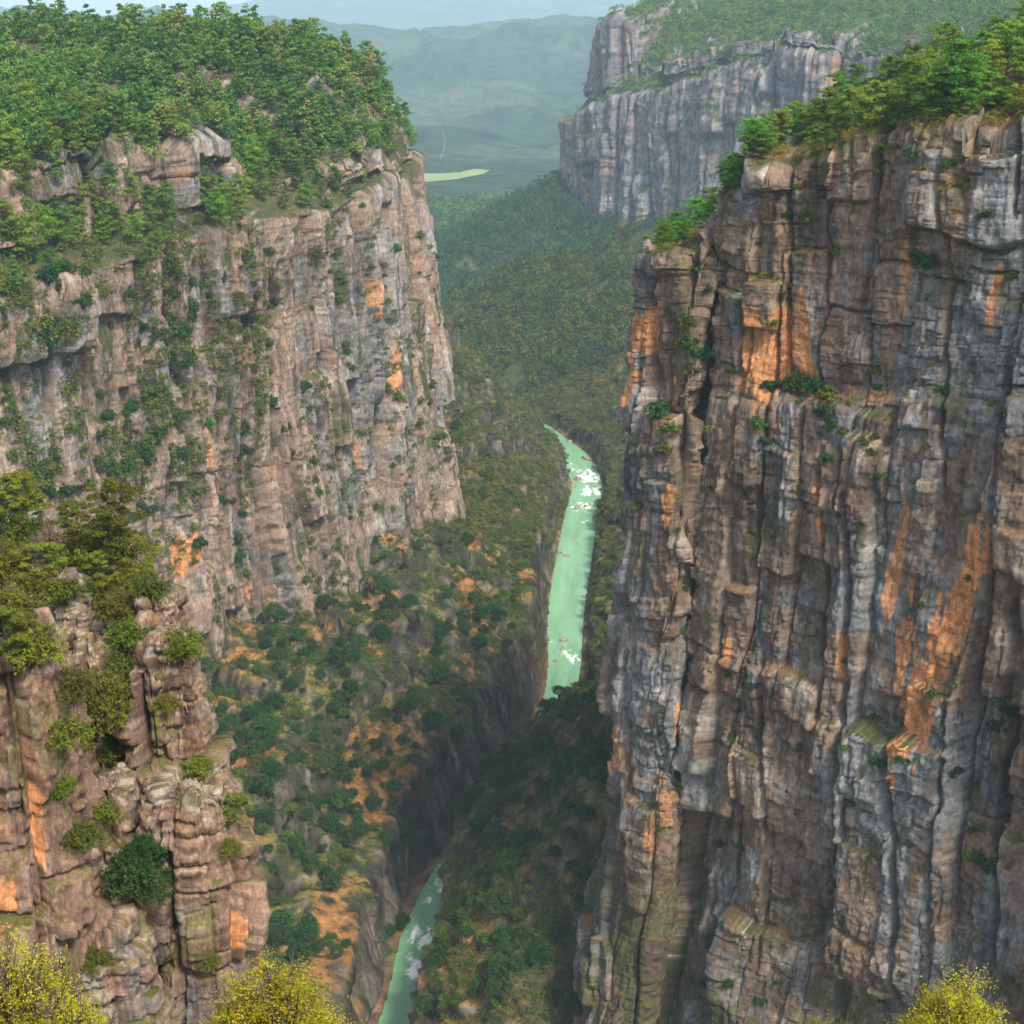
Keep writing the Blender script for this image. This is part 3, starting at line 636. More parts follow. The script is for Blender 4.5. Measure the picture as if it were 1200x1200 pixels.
# ---- foreground crag: a cluster of rock towers
def tower(px, Y, pyTop, rx_, ry_, zb, flare, seed, rot=0.0, tilt=(0, 0), rough=1.0, n=260, m=300, taper=.35, spots=(), pn=3.0, mossy=.6):
    zt = zat(pyTop, Y); x0 = xat(px, Y, zt)
    th = np.linspace(0, 2*np.pi, n, endpoint=False)[:, None]
    H = zt-zb
    # v: 0 bottom .. 1 rim .. 2 centre of the top
    v = np.concatenate([np.linspace(0, 1, m, endpoint=False), np.linspace(1, 2, 46)])[None, :]
    up = np.minimum(v, 1)
    hgt = zb+H*up
    dep = zt-hgt
    k = 1+flare*np.minimum(dep/H, 1)-taper*np.exp(-dep/2.2)
    rr = np.where(v > 1, k*(2-v)**.8, k)
    ex = np.sign(np.cos(th))*np.abs(np.cos(th))**(2/pn)*rx_; ey = np.sign(np.sin(th))*np.abs(np.sin(th))**(2/pn)*ry_
    wx = rr*ex; wy = rr*ey
    X = x0+wx*math.cos(rot)-wy*math.sin(rot)+tilt[0]*dep; Yy = Y+wx*math.sin(rot)+wy*math.cos(rot)+tilt[1]*dep
    Z = hgt+np.where(v > 1, .5*(v-1), 0)+0*th
    Z = Z+.0*X
    P = np.stack([X, Yy, Z], -1)
    Nn = grid_normals(P, True)
    Nn = np.nan_to_num(Nn)
    c0 = np.array([x0, Y])
    if ((P[:, :m, :2]-c0)*Nn[:, :m, :2]).sum(-1).mean() < 0: Nn = -Nn
    # seam-free face coordinates: use the plan angle times the mean radius, mirrored at the back
    S = np.mod(th-rot-1.7, 2*np.pi)*(rx_+ry_)*.75+0*Z+seed*13.0
    rimk = ss(1.0, .93, v)*1.0
    R_, T = rock(S, Z*1.0+np.where(v > 1, (v-1)*2, 0), seed, [(5.0, 8, 1.3, .35, 2.2, .30, 1.0), (2.3, 4.2, .75, .2, 1.0, .16, .5), (.95, 1.5, .3, .08, .3, .08, .25)], (.6, .26, .08), np.exp(-dep/3.0)+0*S)
    strata = .35*np.exp(-dep/5.0)*fbm(Z*1.6+.2*vn2(S, Z, 3), S*.08, seed+90, 2)
    topm = ss(.985, 1.06, v)+0*th
    Rt = .35*fbm(X/1.1, Yy/1.1, seed+91, 4)+.3*(h2(np.floor(X/1.4+.4*vn2(X, Yy, 3)), np.floor(Yy/1.2+.4*vn2(Yy, X, 4)), seed)-.5)
    P = P+Nn*((R_*rough+strata)*(1-topm)+Rt*topm)[..., None]
    # rim steps
    P[..., 2] += ((h2(np.floor(X/1.3+.5*vn2(X, Yy, 7)), np.floor(Yy/1.3+.5*vn2(Yy, X, 8)), seed+5)-.5)*1.0+(h2(np.floor(X/.5), np.floor(Yy/.5), seed+6)-.5)*.3)*np.exp(-dep/2.0)
    N2 = grid_normals(P, True)
    if (N2*Nn).sum(-1).mean() < 0: N2 = -N2; flip = True
    else: flip = False
    qx, qy = proj(P); spt = []
    for (sx, sy, a, b_, ln, kk) in spots:
        i = np.argmin((qx-sx)**2+(qy-sy)**2+1e4*((P[..., 1] > Y+1))); ia, ib = np.unravel_index(i, qx.shape)
        spt.append((S[ia, ib], Z[ia, ib], a, b_, ln, kk))
    S = S*(1-topm)+(X*.8+Yy*.6)*topm; Z = Z*(1-topm)+(Z+Yy*.8-X*.6)*topm
    cl = rock_colour(S*2.2, Z*2.2, T, N2[..., 2]-.12, seed, (.215, .138, .098), (.15, .135, .125), (.33, .235, .18), (.06, .037, .028), orange_spots=[(a*2.2, b_*2.2, c_*2.2, d_*2.2, e_, f_) for a, b_, c_, d_, e_, f_ in spt], orange_amt=.12, moss=(.10, .095, .025), soil=(.24, .15, .085), mossy=mossy)
    wl = ss(.35, .65, fbm(S*1.7, Z*1.7, seed+95, 3)+.5*N2[..., 2]-.1)*np.exp(-dep/6)
    cl = mixc(cl, (.55, .47, .4), wl*.45)
    F = grid_faces(n, P.shape[1], True)
    return P.reshape(-1, 3), (F[:, ::-1] if flip else F), cl.reshape(-1, 3)
parts = [tower(-8, 98, 738, 4.3, 5.0, -95, .32, 61, spots=[(38, 960, .8, 2.6, 0, 1), (5, 1060, .6, 3, 0, .9)]),
         tower(58, 117, 688, 3.0, 1.0, -70, .8, 62, rot=-.5, taper=.5), tower(22, 119, 672, 1.2, .9, -70, 1.0, 72, taper=.5), tower(92, 115, 722, .9, .9, -70, .9, 73, taper=.5),
         tower(106, 112, 752, 1.25, 1.6, -85, .75, 63), tower(139, 113, 724, .75, .9, -85, .8, 69, taper=.5), tower(184, 113, 700, 1.55, 2.2, -92, .55, 64), tower(203, 109, 745, 1.15, 1.6, -95, .5, 66, taper=.4), tower(214, 110, 805, .9, 1.3, -95, .4, 70), tower(172, 108, 790, 1.2, 1.3, -95, .4, 75),
         tower(226, 103, 925, 2.3, 2.6, -100, .32, 65, tilt=(.03, 0), spots=[(278, 1100, .5, 2.2, -.1, 1)]), tower(120, 104, 915, 2.0, 2.2, -100, .5, 67), tower(152, 101, 1000, 1.4, 1.6, -100, .4, 76), tower(286, 104, 1065, .8, 1.1, -100, .35, 68), tower(66, 101, 1000, 2.0, 1.8, -100, .4, 71), tower(100, 98, 1090, 3.0, 2.2, -100, .3, 77),
         tower(45, 130, 668, 10.5, 8, -110, .25, 74, taper=.5, rough=1.6, n=200, m=120, mossy=1.0), tower(128, 120, 800, 4.2, 4, -110, .3, 78, rough=1.2, n=200, m=160, mossy=.95)]  # strong moss tone darkens rock seen between the towers, painted in for shade
Vs, Fs, Cs = [], [], []; off = 0
for a, f, c_ in parts:
    Vs.append(a); Fs.append(f+off); Cs.append(c_); off += len(a)
crag = mesh_from('crag_terrain', np.concatenate(Vs), np.concatenate(Fs), M_rock_c, np.concatenate(Cs))
tag(crag, 'reddish rock towers of the near crag rising out of the gorge', 'crag', kind='structure')

# ---- the ledge in front of the viewpoint
lx = np.linspace(-40, 40, 260); ly = np.concatenate([np.linspace(-30, 30, 150), np.linspace(30.6, 75, 60)])
LX, LY = np.meshgrid(lx, ly, indexing='ij')
prof = np.interp(LY+2.0*fbm(LX/9, LY/9, 701, 3), [-30, -1, 2, 9, 20, 27, 33, 75], [-1.9, -1.9, -2.4, -10, -18.6, -21.3, -48, -240])
LZ = np.where(LY < 1.5, np.minimum(prof, -1.7), prof)+.35*fbm(LX/3, LY/3, 702, 4)*ss(0, 4, LY)
P = np.stack([LX, LY, LZ], -1); Nl = grid_normals(P)
fl = fbm(LX/4, LY/4, 703, 4)
cl = np.broadcast_to(np.array((.27, .2, .15)), LX.shape+(3,)).copy()
cl = mixc(cl, (.11, .10, .035), ss(-.1, .4, fl)*ss(.4, .75, np.abs(Nl[..., 2])))
o = mesh_from('ledge_ground', P.reshape(-1, 3), grid_faces(*LX.shape), M_rock_c, cl.reshape(-1, 3))
tag(o, 'rocky ledge below the viewpoint where yellow shrubs root', 'ground', kind='structure')
# ================================================================== PLANTS: prototypes
def tube(pts, radii, n=6):
    """tapered tube along pts -> V, F"""
    pts = np.array(pts, float); k = len(pts)
    d = np.gradient(pts, axis=0); d /= np.linalg.norm(d, axis=1, keepdims=True)+1e-9
    ref = np.where(np.abs(d[:, 2:3]) > .9, np.array([[1., 0, 0]]), np.array([[0., 0, 1]]))
    a = np.cross(d, ref); a /= np.linalg.norm(a, axis=1, keepdims=True)+1e-9
    b = np.cross(d, a)
    th = np.linspace(0, 2*np.pi, n, endpoint=False)
    V = pts[:, None]+np.array(radii)[:, None, None]*(np.cos(th)[None, :, None]*a[:, None]+np.sin(th)[None, :, None]*b[:, None])
    i = np.arange(k-1)[:, None]; j = np.arange(n)[None, :]
    F = np.stack([i*n+j, i*n+(j+1) % n, (i+1)*n+(j+1) % n, (i+1)*n+j], -1).reshape(-1, 4)
    return V.reshape(-1, 3), F
def join(L):
    Vs, Fs, o = [], [], 0
    for V, F in L:
        Vs.append(V); Fs.append(F+o); o += len(V)
    return np.concatenate(Vs), np.concatenate(Fs)
def leaves(g, cen, nrm, size, asp=.55):
    """one diamond per centre, roughly facing nrm"""
    n = len(cen)
    d = nrm+g.normal(0, .75, (n, 3)); d /= np.linalg.norm(d, axis=1, keepdims=True)+1e-9
    a = np.cross(d, g.normal(0, 1, (n, 3))); a /= np.linalg.norm(a, axis=1, keepdims=True)+1e-9
    b = np.cross(d, a)
    s = (size*g.uniform(.6, 1.35, n))[:, None]
    V = np.stack([cen-a*s, cen-b*s*asp, cen+a*s, cen+b*s*asp], 1).reshape(-1, 3)
    return V, np.arange(4*n).reshape(-1, 4)
def clump(g, c, r, n, size, low=-.35, tint0=.5):
    """a tuft of leaves: a lumpy shell, open below"""
    v = g.normal(0, 1, (n*2, 3)); v /= np.linalg.norm(v, axis=1, keepdims=True)
    v = v[v[:, 2] > low][:n]
    ph = g.uniform(0, 6.28, 6)
    lump = 1+.16*np.sin(v[:, 0]*4+ph[0])*np.sin(v[:, 1]*4+ph[1])+.14*np.sin(v[:, 2]*5+ph[2]+v[:, 0]*3)
    rr = g.uniform(.0, 1, len(v))**.35*lump
    P = np.asarray(c)+v*rr[:, None]*np.asarray(r)
    V, F = leaves(g, P, v+np.array((0, 0, .45)), size)
    t = np.clip(tint0+g.normal(0, .16, len(F)), 0, .84)
    t[g.uniform(0, 1, len(F)) < .03] = 1.0
    return V, F, t
def spray(g, c, r, n, size, tint0=.5, upb=.35):
    """a tuft made of thin leafy twigs that fan out from c"""
    m = max(5, n//14); c = np.asarray(c)
    d = g.normal(0, 1, (m, 3)); d[:, 2] += upb; d /= np.linalg.norm(d, axis=1, keepdims=True)
    L = np.asarray(r)*g.uniform(.65, 1.35, m)[:, None]
    k = n//m
    f = g.uniform(.15, 1, (m, k))**.7
    P = c+(d*L)[:, None]*f[..., None]+g.normal(0, 1, (m, k, 3))*np.asarray(r)*.09
    P[..., 2] -= .10*np.max(r)*f**2
    nn = np.broadcast_to(d[:, None], P.shape)+np.array((0, 0, .8))
    V, F = leaves(g, P.reshape(-1, 3), nn.reshape(-1, 3), size, .5)
    t = np.clip(np.repeat(tint0+g.normal(0, .14, m), k)+g.normal(0, .12, m*k), 0, .84)
    t[g.uniform(0, 1, len(F)) < .03] = 1.0
    return V, F, t
def finish(parts):
    V, F = join([(a, b) for a, b, _ in parts])
    return V, F, np.concatenate([t for _, _, t in parts])
def pine(seed, H=12.0, Rm=3.6, conical=False, leaf=.34, per=46, limbs=17, base=.32):
    g = np.random.default_rng(seed)
    bend = g.normal(0, .35, 2)
    axis = lambda f: np.array((bend[0]*math.sin(f*2.4)*H*.05, bend[1]*math.sin(f*2.9)*H*.05, f*H))
    tr = [tube([axis(f) for f in np.linspace(-.03, .97, 8)], np.linspace(.19, .03, 8)*H/12, 7)]
    cr = []
    for k in range(limbs):
        f = base+(0.97-base)*(k+.5)/limbs+g.normal(0, .02)
        q = (f-base)/(1-base)
        L = Rm*((1-q)**.75*.95+.08 if conical else (math.sin(math.pi*min(1, .28+.66*q))**.8)*.95)*g.uniform(.6, 1.2)
        az = k*2.4+g.normal(0, .5); up = g.uniform(-.05, .25) if conical else .25+.35*q+g.normal(0, .12)
        a = axis(f); dr = np.array((math.cos(az), math.sin(az), up))
        mid = a+dr*L*.55; end = a+dr*L+np.array((0, 0, .12*L))
        tr.append(tube([a, mid, end], [.065*H/12, .045*H/12, .015], 4))
        t0 = np.clip(.42+g.normal(0, .16), .1, .75)
        fl = .42 if not conical else .38
        rr = (.30*L+.50)*g.uniform(.8, 1.2)*H/12
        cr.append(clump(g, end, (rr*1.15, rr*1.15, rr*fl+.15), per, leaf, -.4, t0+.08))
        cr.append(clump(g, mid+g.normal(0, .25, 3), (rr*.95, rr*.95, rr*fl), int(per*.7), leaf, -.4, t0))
    top = axis(.97)
    cr.append(clump(g, top, (.7*H/12, .7*H/12, .6*H/12), per, leaf, -.6, .55))
    return join(tr), finish(cr)
def dome(seed, H=6.0, Rm=3.0, leaf=.3, n=26, per=52, trunk=.22):
    """round evergreen: many overlapping tufts over a short forked trunk"""
    g = np.random.default_rng(seed); tr = [tube([(0, 0, -.4), (g.normal(0, .1), g.normal(0, .1), H*.25), (g.normal(0, .2), g.normal(0, .2), H*.5)], [.16*H/6, .12*H/6, .06*H/6], 6)]; cr = []
    sx, sy = g.uniform(.8, 1.2, 2)
    for k in range(n):
        z = 1-(k+.5)/n*1.35; az = k*2.4+g.normal(0, .3)
        q = math.sqrt(max(0.02, 1-z*z)); rad_ = Rm*g.uniform(.62, .95)
        c = np.array((math.cos(az)*q*rad_*sx, math.sin(az)*q*rad_*sy, H*trunk+(z*.5+.42)*H*(1-trunk)*g.uniform(.85, 1.02)))
        if k % 2 == 0: tr.append(tube([(0, 0, H*.22), c*np.array((.55, .55, .8)), c], [.07*H/6, .04*H/6, .015], 4))
        r = Rm*g.uniform(.26, .42)
        cr.append(clump(g, c, (r, r, r*.8), per, leaf, -.5, np.clip(.4+g.normal(0, .17), .05, .8)))
    return join(tr), finish(cr)
def shrub(seed, H=1.6, Rm=1.2, leaf=.13, n=12, per=60, feather=False, twigs=True, lo=.26, hi=.42):
    """many-stemmed shrub: stems fan from the root, each carrying tufts"""
    g = np.random.default_rng(seed); tr = []; cr = []
    for k in range(n):
        az = k*2.4+g.normal(0, .35); q = math.sqrt((k+.6)/n)*g.uniform(.8, 1.05)
        end = np.array((math.cos(az)*q*Rm, math.sin(az)*q*Rm, H*(1-.62*q*q)*g.uniform(.72, 1.0)))
        mid = end*np.array((.45, .45, .62))+g.normal(0, .05*H, 3)
        tr.append(tube([(g.normal(0, .05), g.normal(0, .05), -.3), mid, end], [.035*H/1.6, .022*H/1.6, .006], 4))
        t0 = np.clip(.45+g.normal(0, .17), .05, .8); r = Rm*g.uniform(lo, hi)
        if feather:
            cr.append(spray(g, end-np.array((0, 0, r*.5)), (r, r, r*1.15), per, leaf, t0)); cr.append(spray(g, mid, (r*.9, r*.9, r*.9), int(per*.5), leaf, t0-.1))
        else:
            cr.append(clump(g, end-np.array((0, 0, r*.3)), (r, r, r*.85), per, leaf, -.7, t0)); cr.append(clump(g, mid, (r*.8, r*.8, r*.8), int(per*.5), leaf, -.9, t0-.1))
        if twigs:
            for w_ in range(3):
                d = g.normal(0, 1, 3); d[2] = abs(d[2]); d /= np.linalg.norm(d)
                tr.append(tube([mid, end+d*r*.7, end+d*r*1.15], [.012*H/1.6, .007, .003], 3))
    return join(tr), finish(cr)

M_bark = bark_mat('grey_brown_bark', (.055, .04, .03), (.16, .125, .10))
M_pine_b = leaf_mat('bright_pine_needles', (.050, .140, .010), (.175, .315, .022), (0.26, 0.25, 0.05), .3)
M_pine_d = leaf_mat('dark_pine_needles', (0.032, 0.092, 0.012), (0.125, 0.215, 0.022), (0.18, 0.17, 0.05), .22)
M_ridge = leaf_mat('mixed_wood_leaves', (0.02, 0.09, 0.016), (0.12, 0.24, 0.028), (0.24, 0.22, 0.05), .25)
M_ridge_d = leaf_mat('dark_wood_leaves', (.008, .050, .016), (.045, .130, .028), (.12, .13, .04), .2)
M_oak = leaf_mat('dark_evergreen_leaves', (0.01, 0.048, 0.01), (0.036, 0.105, 0.018), (0.1, 0.12, 0.03), .2)
M_maquis = leaf_mat('mid_green_leaves', (0.03, 0.078, 0.008), (0.108, 0.165, 0.018), (0.19, 0.16, 0.05), .25)
M_yel = leaf_mat('yellow_green_leaves', (.15, .165, .010), (.44, .41, .016), (.60, .44, .05), .32, .08)
M_crag = leaf_mat('olive_leaves', (0.06, 0.1, 0.008), (0.185, 0.215, 0.016), (0.34, 0.25, 0.04), .3)
M_brown = leaf_mat('dry_brown_leaves', (.09, .062, .04), (.19, .125, .07), (.26, .15, .06), .2, .05)

def proto(gen, leafm, crown_name='crown', stem_name='trunk'):
    """meshes of one prototype: (trunk mesh, crown mesh)"""
    (tv, tf), (cv, cf_, ct) = gen
    to = mesh_from(stem_name, tv, tf, M_bark); co = mesh_from(crown_name, cv, cf_, leafm, smooth=False, fattr=ct)
    r = (to.data, co.data, stem_name, crown_name)
    bpy.data.objects.remove(to); bpy.data.objects.remove(co)
    return r
PR = {
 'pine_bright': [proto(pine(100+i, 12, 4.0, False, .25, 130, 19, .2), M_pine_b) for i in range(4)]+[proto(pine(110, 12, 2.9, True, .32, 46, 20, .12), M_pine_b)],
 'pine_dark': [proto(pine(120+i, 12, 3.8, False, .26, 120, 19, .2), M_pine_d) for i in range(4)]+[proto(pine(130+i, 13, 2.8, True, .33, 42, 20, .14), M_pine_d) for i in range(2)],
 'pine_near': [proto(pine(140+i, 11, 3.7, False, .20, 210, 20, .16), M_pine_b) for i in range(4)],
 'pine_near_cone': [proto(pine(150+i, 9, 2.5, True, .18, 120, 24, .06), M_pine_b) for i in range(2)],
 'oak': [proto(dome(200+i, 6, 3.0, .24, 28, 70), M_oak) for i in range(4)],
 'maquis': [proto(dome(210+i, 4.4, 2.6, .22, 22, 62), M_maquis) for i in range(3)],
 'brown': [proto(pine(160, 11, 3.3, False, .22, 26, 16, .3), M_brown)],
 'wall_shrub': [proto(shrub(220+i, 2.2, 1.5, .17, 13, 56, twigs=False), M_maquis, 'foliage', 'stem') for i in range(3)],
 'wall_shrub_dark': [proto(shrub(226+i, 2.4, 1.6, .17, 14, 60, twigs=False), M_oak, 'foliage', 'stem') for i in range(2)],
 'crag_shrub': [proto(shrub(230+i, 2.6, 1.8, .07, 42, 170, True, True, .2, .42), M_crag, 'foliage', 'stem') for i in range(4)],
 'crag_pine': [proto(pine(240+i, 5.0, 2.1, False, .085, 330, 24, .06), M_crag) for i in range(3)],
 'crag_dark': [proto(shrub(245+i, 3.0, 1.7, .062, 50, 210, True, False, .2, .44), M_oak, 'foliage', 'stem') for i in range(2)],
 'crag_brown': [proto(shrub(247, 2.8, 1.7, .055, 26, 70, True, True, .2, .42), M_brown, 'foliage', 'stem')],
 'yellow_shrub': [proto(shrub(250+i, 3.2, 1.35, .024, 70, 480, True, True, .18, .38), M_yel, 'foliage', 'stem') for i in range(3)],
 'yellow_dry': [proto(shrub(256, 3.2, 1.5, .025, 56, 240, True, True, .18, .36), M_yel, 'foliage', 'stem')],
}
PLACED = []
def plant(kind, name, p, scale, label, cat, group=None, rot=None, squash=1.0, tilt=(0, 0), var=None):
    PLACED.append((kind, name, tuple(p), scale, label, cat, group, rot, squash, tilt, var))
def build_plants():
    for kind, name, p, sc, label, cat, group, rot, sq, tilt, var in PLACED:
        pr = PR[kind][var if var is not None else random.randrange(len(PR[kind]))]
        e = bpy.data.objects.new(name, None); C.objects.link(e); e.empty_display_size = .5
        e.location = p; e.rotation_euler = (tilt[0], tilt[1], random.uniform(0, 6.28) if rot is None else rot)
        e.scale = (sc, sc, sc*sq)
        tag(e, label, cat, group)
        for me, nm in ((pr[0], pr[2]), (pr[1], pr[3])):
            o = bpy.data.objects.new(nm, me); C.objects.link(o); o.parent = e
# ================================================================== PLANTS: where they stand
bpy.context.view_layer.update()
DG = bpy.context.evaluated_depsgraph_get(); SC = bpy.context.scene
def shoot(px, py):
    d = Vector(ray(px, py)).normalized()
    h, loc, n, _, ob, _ = SC.ray_cast(DG, Vector((0, 0, 0)), d, distance=30000)
    return (loc, n, ob.name) if h else (None, None, None)
def down(x, y, top=320.0):
    h, loc, n, _, ob, _ = SC.ray_cast(DG, Vector((x, y, top)), Vector((0, 0, -1)), distance=2000)
    return (loc, n, ob.name) if h else (None, None, None)
def seen(p, up=0.0):
    """does the viewpoint see this point (or one up metres above it)?"""
    v = Vector((p[0], p[1], p[2]+up)); L = v.length
    h, loc, *_ = SC.ray_cast(DG, Vector((0, 0, 0)), v/L, distance=L-1.5)
    return not h
def inframe(p, m=40):
    x, y = proj(np.array(p, float)); return -m < x < 1200+m and -m < y < 1200+m
STUFF = {}
def stuff(key, p, size): STUFF.setdefault(key, []).append((p[0], p[1], p[2], size))

# --- the plateau wood above the pink wall
cand = []
for i in range(15000):
    y = 420+660*rng.random(); x = -480+470*rng.random()
    loc, n, ob = down(x, y)
    if ob != 'cliff_wall' or n.z < .3 or loc.z < -72: continue
    if not inframe(loc, 160): continue
    cand.append((loc.copy(), n.z))
kept = []
cellg = {}
for loc, nz_ in cand:
    k = (int(loc.x//5), int(loc.y//5))
    if any(abs(loc.x-q.x)**2+abs(loc.y-q.y)**2 < 4.4**2 for a in (-1, 0, 1) for b in (-1, 0, 1) for q in cellg.get((k[0]+a, k[1]+b), ())): continue
    cellg.setdefault(k, []).append(loc); kept.append(loc)
kept = [k for k in kept if seen(k, 9)]
kept.sort(key=lambda v: v.length)
for i, loc in enumerate(kept):
    rimdist = loc.z
    if i < 140:
        br = (loc.z < -38 and random.random() < .75) or random.random() < .22
        front = loc.z < -38
        if random.random() < .035:
            plant('brown', 'dry_tree', loc, random.uniform(.7, .9), 'dry brown tree among the green pines of the cliff-top wood', 'tree', 'dry brown trees in the plateau wood')
        elif br:
            plant('pine_bright', 'pine_tree', loc-Vector((0, 0, .3)), random.uniform(.85, 1.25), 'bright green pine tree in the row along the top of the pink cliff wall' if front else 'bright green pine tree in the dark wood behind the pink cliff rim', 'pine tree', 'bright pines along the pink cliff rim' if front else 'bright pines in the plateau wood')
        else:
            plant('pine_dark', 'pine_tree', loc-Vector((0, 0, .3)), random.uniform(.85, 1.25), 'dark green pine tree close to the rim of the pink cliff wall' if front else 'dark blue-green pine tree of the wood on top of the pink cliff', 'pine tree', 'dark pines along the pink cliff rim' if front else 'dark pines in the plateau wood')
    else:
        stuff('plateau', loc, random.choice([random.uniform(.6, .95), random.uniform(.85, 1.4)]))

# --- trees on the ledge under the upper cliff band and other ledge trees, found where the photograph shows them
for px, py, h in [(12, 300, 9), (40, 295, 10), (68, 280, 11), (90, 265, 12), (110, 250, 10), (120, 285, 9), (135, 262, 9), (150, 240, 11), (160, 285, 8), (185, 300, 7), (20, 340, 8), (60, 325, 7), (245, 255, 12), (260, 240, 9), (285, 245, 10), (305, 235, 11), (320, 230, 9),
                  (335, 245, 8), (350, 225, 10), (360, 245, 8), (375, 232, 8), (395, 225, 8), (300, 205, 10), (325, 200, 11), (345, 205, 9), (370, 205, 9), (410, 232, 6), (105, 220, 8), (425, 215, 5)]:
    loc, n, ob = shoot(px, py)
    if ob == 'cliff_wall':
        plant(random.choice(['pine_dark', 'pine_bright', 'pine_dark']), 'pine_tree', loc-Vector((0, 0, .6)), h/12*1.3, 'pine tree growing on the grassy ledge halfway up the pink cliff wall', 'pine tree', 'pines on the cliff wall ledge')
# --- shrubs rooted in the faces
def face_shrubs(region, n, obname, kind, smin, smax_, label, group, dens_seed, thr=.0, name='cliff_shrub'):
    x0, y0, x1, y1 = region; c = 0
    for i in range(n*14):
        if c >= n: break
        px = random.uniform(x0, x1); py = random.uniform(y0, y1)
        if float(fbm(np.array([px/34]), np.array([py/70]), dens_seed, 3)[0]) < thr: continue
        loc, n_, ob = shoot(px, py)
        if ob != obname or n_.z < -.15: continue
        if n_.z < .25 and random.random() < .6: continue
        c += 1
        plant(kind, name, loc-n_*.3, random.uniform(smin, smax_), label, 'shrub', group, squash=random.uniform(.8, 1.35))
face_shrubs((0, 300, 320, 620), 60, 'cliff_wall', 'wall_shrub_dark', .9, 2.4, 'dark green shrub rooted in the shaded pink cliff wall beneath the pine ledge', 'dark shrubs on the pink wall', 71, -.05)
face_shrubs((300, 240, 530, 640), 50, 'cliff_wall', 'wall_shrub', .7, 1.7, 'small green shrub in a vertical crack of the tall pink cliff prow', 'crack shrubs on the pink prow', 72, -.05)
face_shrubs((200, 480, 470, 760), 25, 'cliff_wall', 'wall_shrub', .7, 1.8, 'small green shrub near the foot of the long pink cliff wall', 'shrubs at the pink wall foot', 73, 0)
for px, py, s in [(285, 510, 1.9), (288, 535, 2.1), (290, 552, 1.7), (278, 640, 2.0), (278, 660, 2.2), (234, 645, 2.0), (205, 500, 2.4), (185, 520, 2.5), (215, 540, 2.2), (170, 545, 2.6), (195, 560, 2.2), (215, 400, 2.2), (225, 375, 2.6), (200, 430, 2.0), (222, 430, 2.2), (322, 360, 1.8), (300, 468, 1.5), (358, 460, 1.9), (205, 330, 2.4), (222, 340, 2.0), (262, 330, 1.6), (245, 355, 1.7), (130, 560, 2.6), (150, 555, 2.4)]:
    loc, n, ob = shoot(px, py)
    if ob == 'cliff_wall': plant('wall_shrub_dark', 'cliff_shrub', loc-n*.4, s*.95, 'large dark shrub clinging to a gully of the pink cliff wall', 'shrub', 'gully shrubs on the pink wall', squash=1.35)
big_r = [(938, 458, 1.9), (920, 460, 1.6), (955, 462, 1.7), (970, 468, 1.6), (903, 460, 1.4), (968, 490, 1.6), (972, 505, 1.4), (886, 505, 1.6), (915, 352, 1.9), (925, 340, 1.3), (1080, 315, 1.9), (1095, 312, 1.7), (822, 425, 2.0), (835, 420, 1.5), (770, 490, 2.1), (785, 512, 1.9), (778, 535, 1.7), (830, 512, 1.6), (828, 530, 1.3), (858, 440, 1.2), (1028, 440, 1.2),
         (897, 522, 1.1), (1105, 464, 1.1), (1030, 562, 1.2), (968, 545, 1.3), (948, 262, 1.5), (982, 300, 1.4), (1172, 297, 1.4), (1035, 185, 1.7), (1030, 208, 1.8), (805, 385, 1.7), (806, 410, 1.9), (808, 440, 1.5), (832, 345, 1.0), (905, 385, 1.0), (1028, 460, .9), (995, 635, 1.2), (755, 575, 1.3), (745, 600, 1.3), (890, 290, 1.0), (870, 300, 1.0), (925, 260, 1.3),
         (1170, 860, 1.6), (1180, 840, 1.3), (1150, 1020, 1.9), (1140, 1010, 1.5), (850, 795, 1.0), (880, 810, .9), (757, 630, 1.0), (735, 520, 1.2), (1070, 190, 1.2), (1110, 200, 1.2), (720, 560, 1.1), (1155, 260, 1.3), (1185, 330, 1.0), (990, 780, .9)]
for px, py, s in big_r:
    loc, n, ob = shoot(px, py)
    if ob == 'cliff_face': plant(random.choice(['wall_shrub', 'wall_shrub_dark']), 'cliff_shrub', loc-n*.3, s*.95, 'dense green shrub clinging to a ledge of the big grey cliff', 'shrub', 'ledge shrubs on the grey cliff', squash=1.05)
face_shrubs((690, 280, 1200, 1000), 50, 'cliff_face', 'wall_shrub', .3, .95, 'small green tuft of shrub in a crack of the big grey cliff', 'crack shrubs on the grey cliff', 75, .0)
face_shrubs((700, 860, 1200, 1200), 33, 'cliff_face', 'wall_shrub_dark', .4, 1.3, 'dark shrub on the shaded lower part of the big grey cliff', 'low shrubs on the grey cliff', 76, -.1)

for reg, n_, obn, key, sd_, lo, hi in (((0, 270, 310, 590), 520, 'cliff_wall', 'pinkwall', 79, 1.2, 3.0), ((0, 250, 530, 760), 1500, 'cliff_wall', 'pinkwall', 77, .5, 1.9), ((690, 200, 1200, 1200), 300, 'cliff_face', 'greywall', 78, .3, .9)):
    c_ = 0
    for i in range(9000):
        if c_ >= n_: break
        px = random.uniform(reg[0], reg[2]); py = random.uniform(reg[1], reg[3])
        if float(fbm(np.array([px/17]), np.array([py/80]), sd_, 3)[0]) < .1: continue
        loc, n, ob = shoot(px, py)
        if ob != obn or n.z < -.3: continue
        c_ += 1; stuff(key, loc-n*.2, random.uniform(lo, hi))
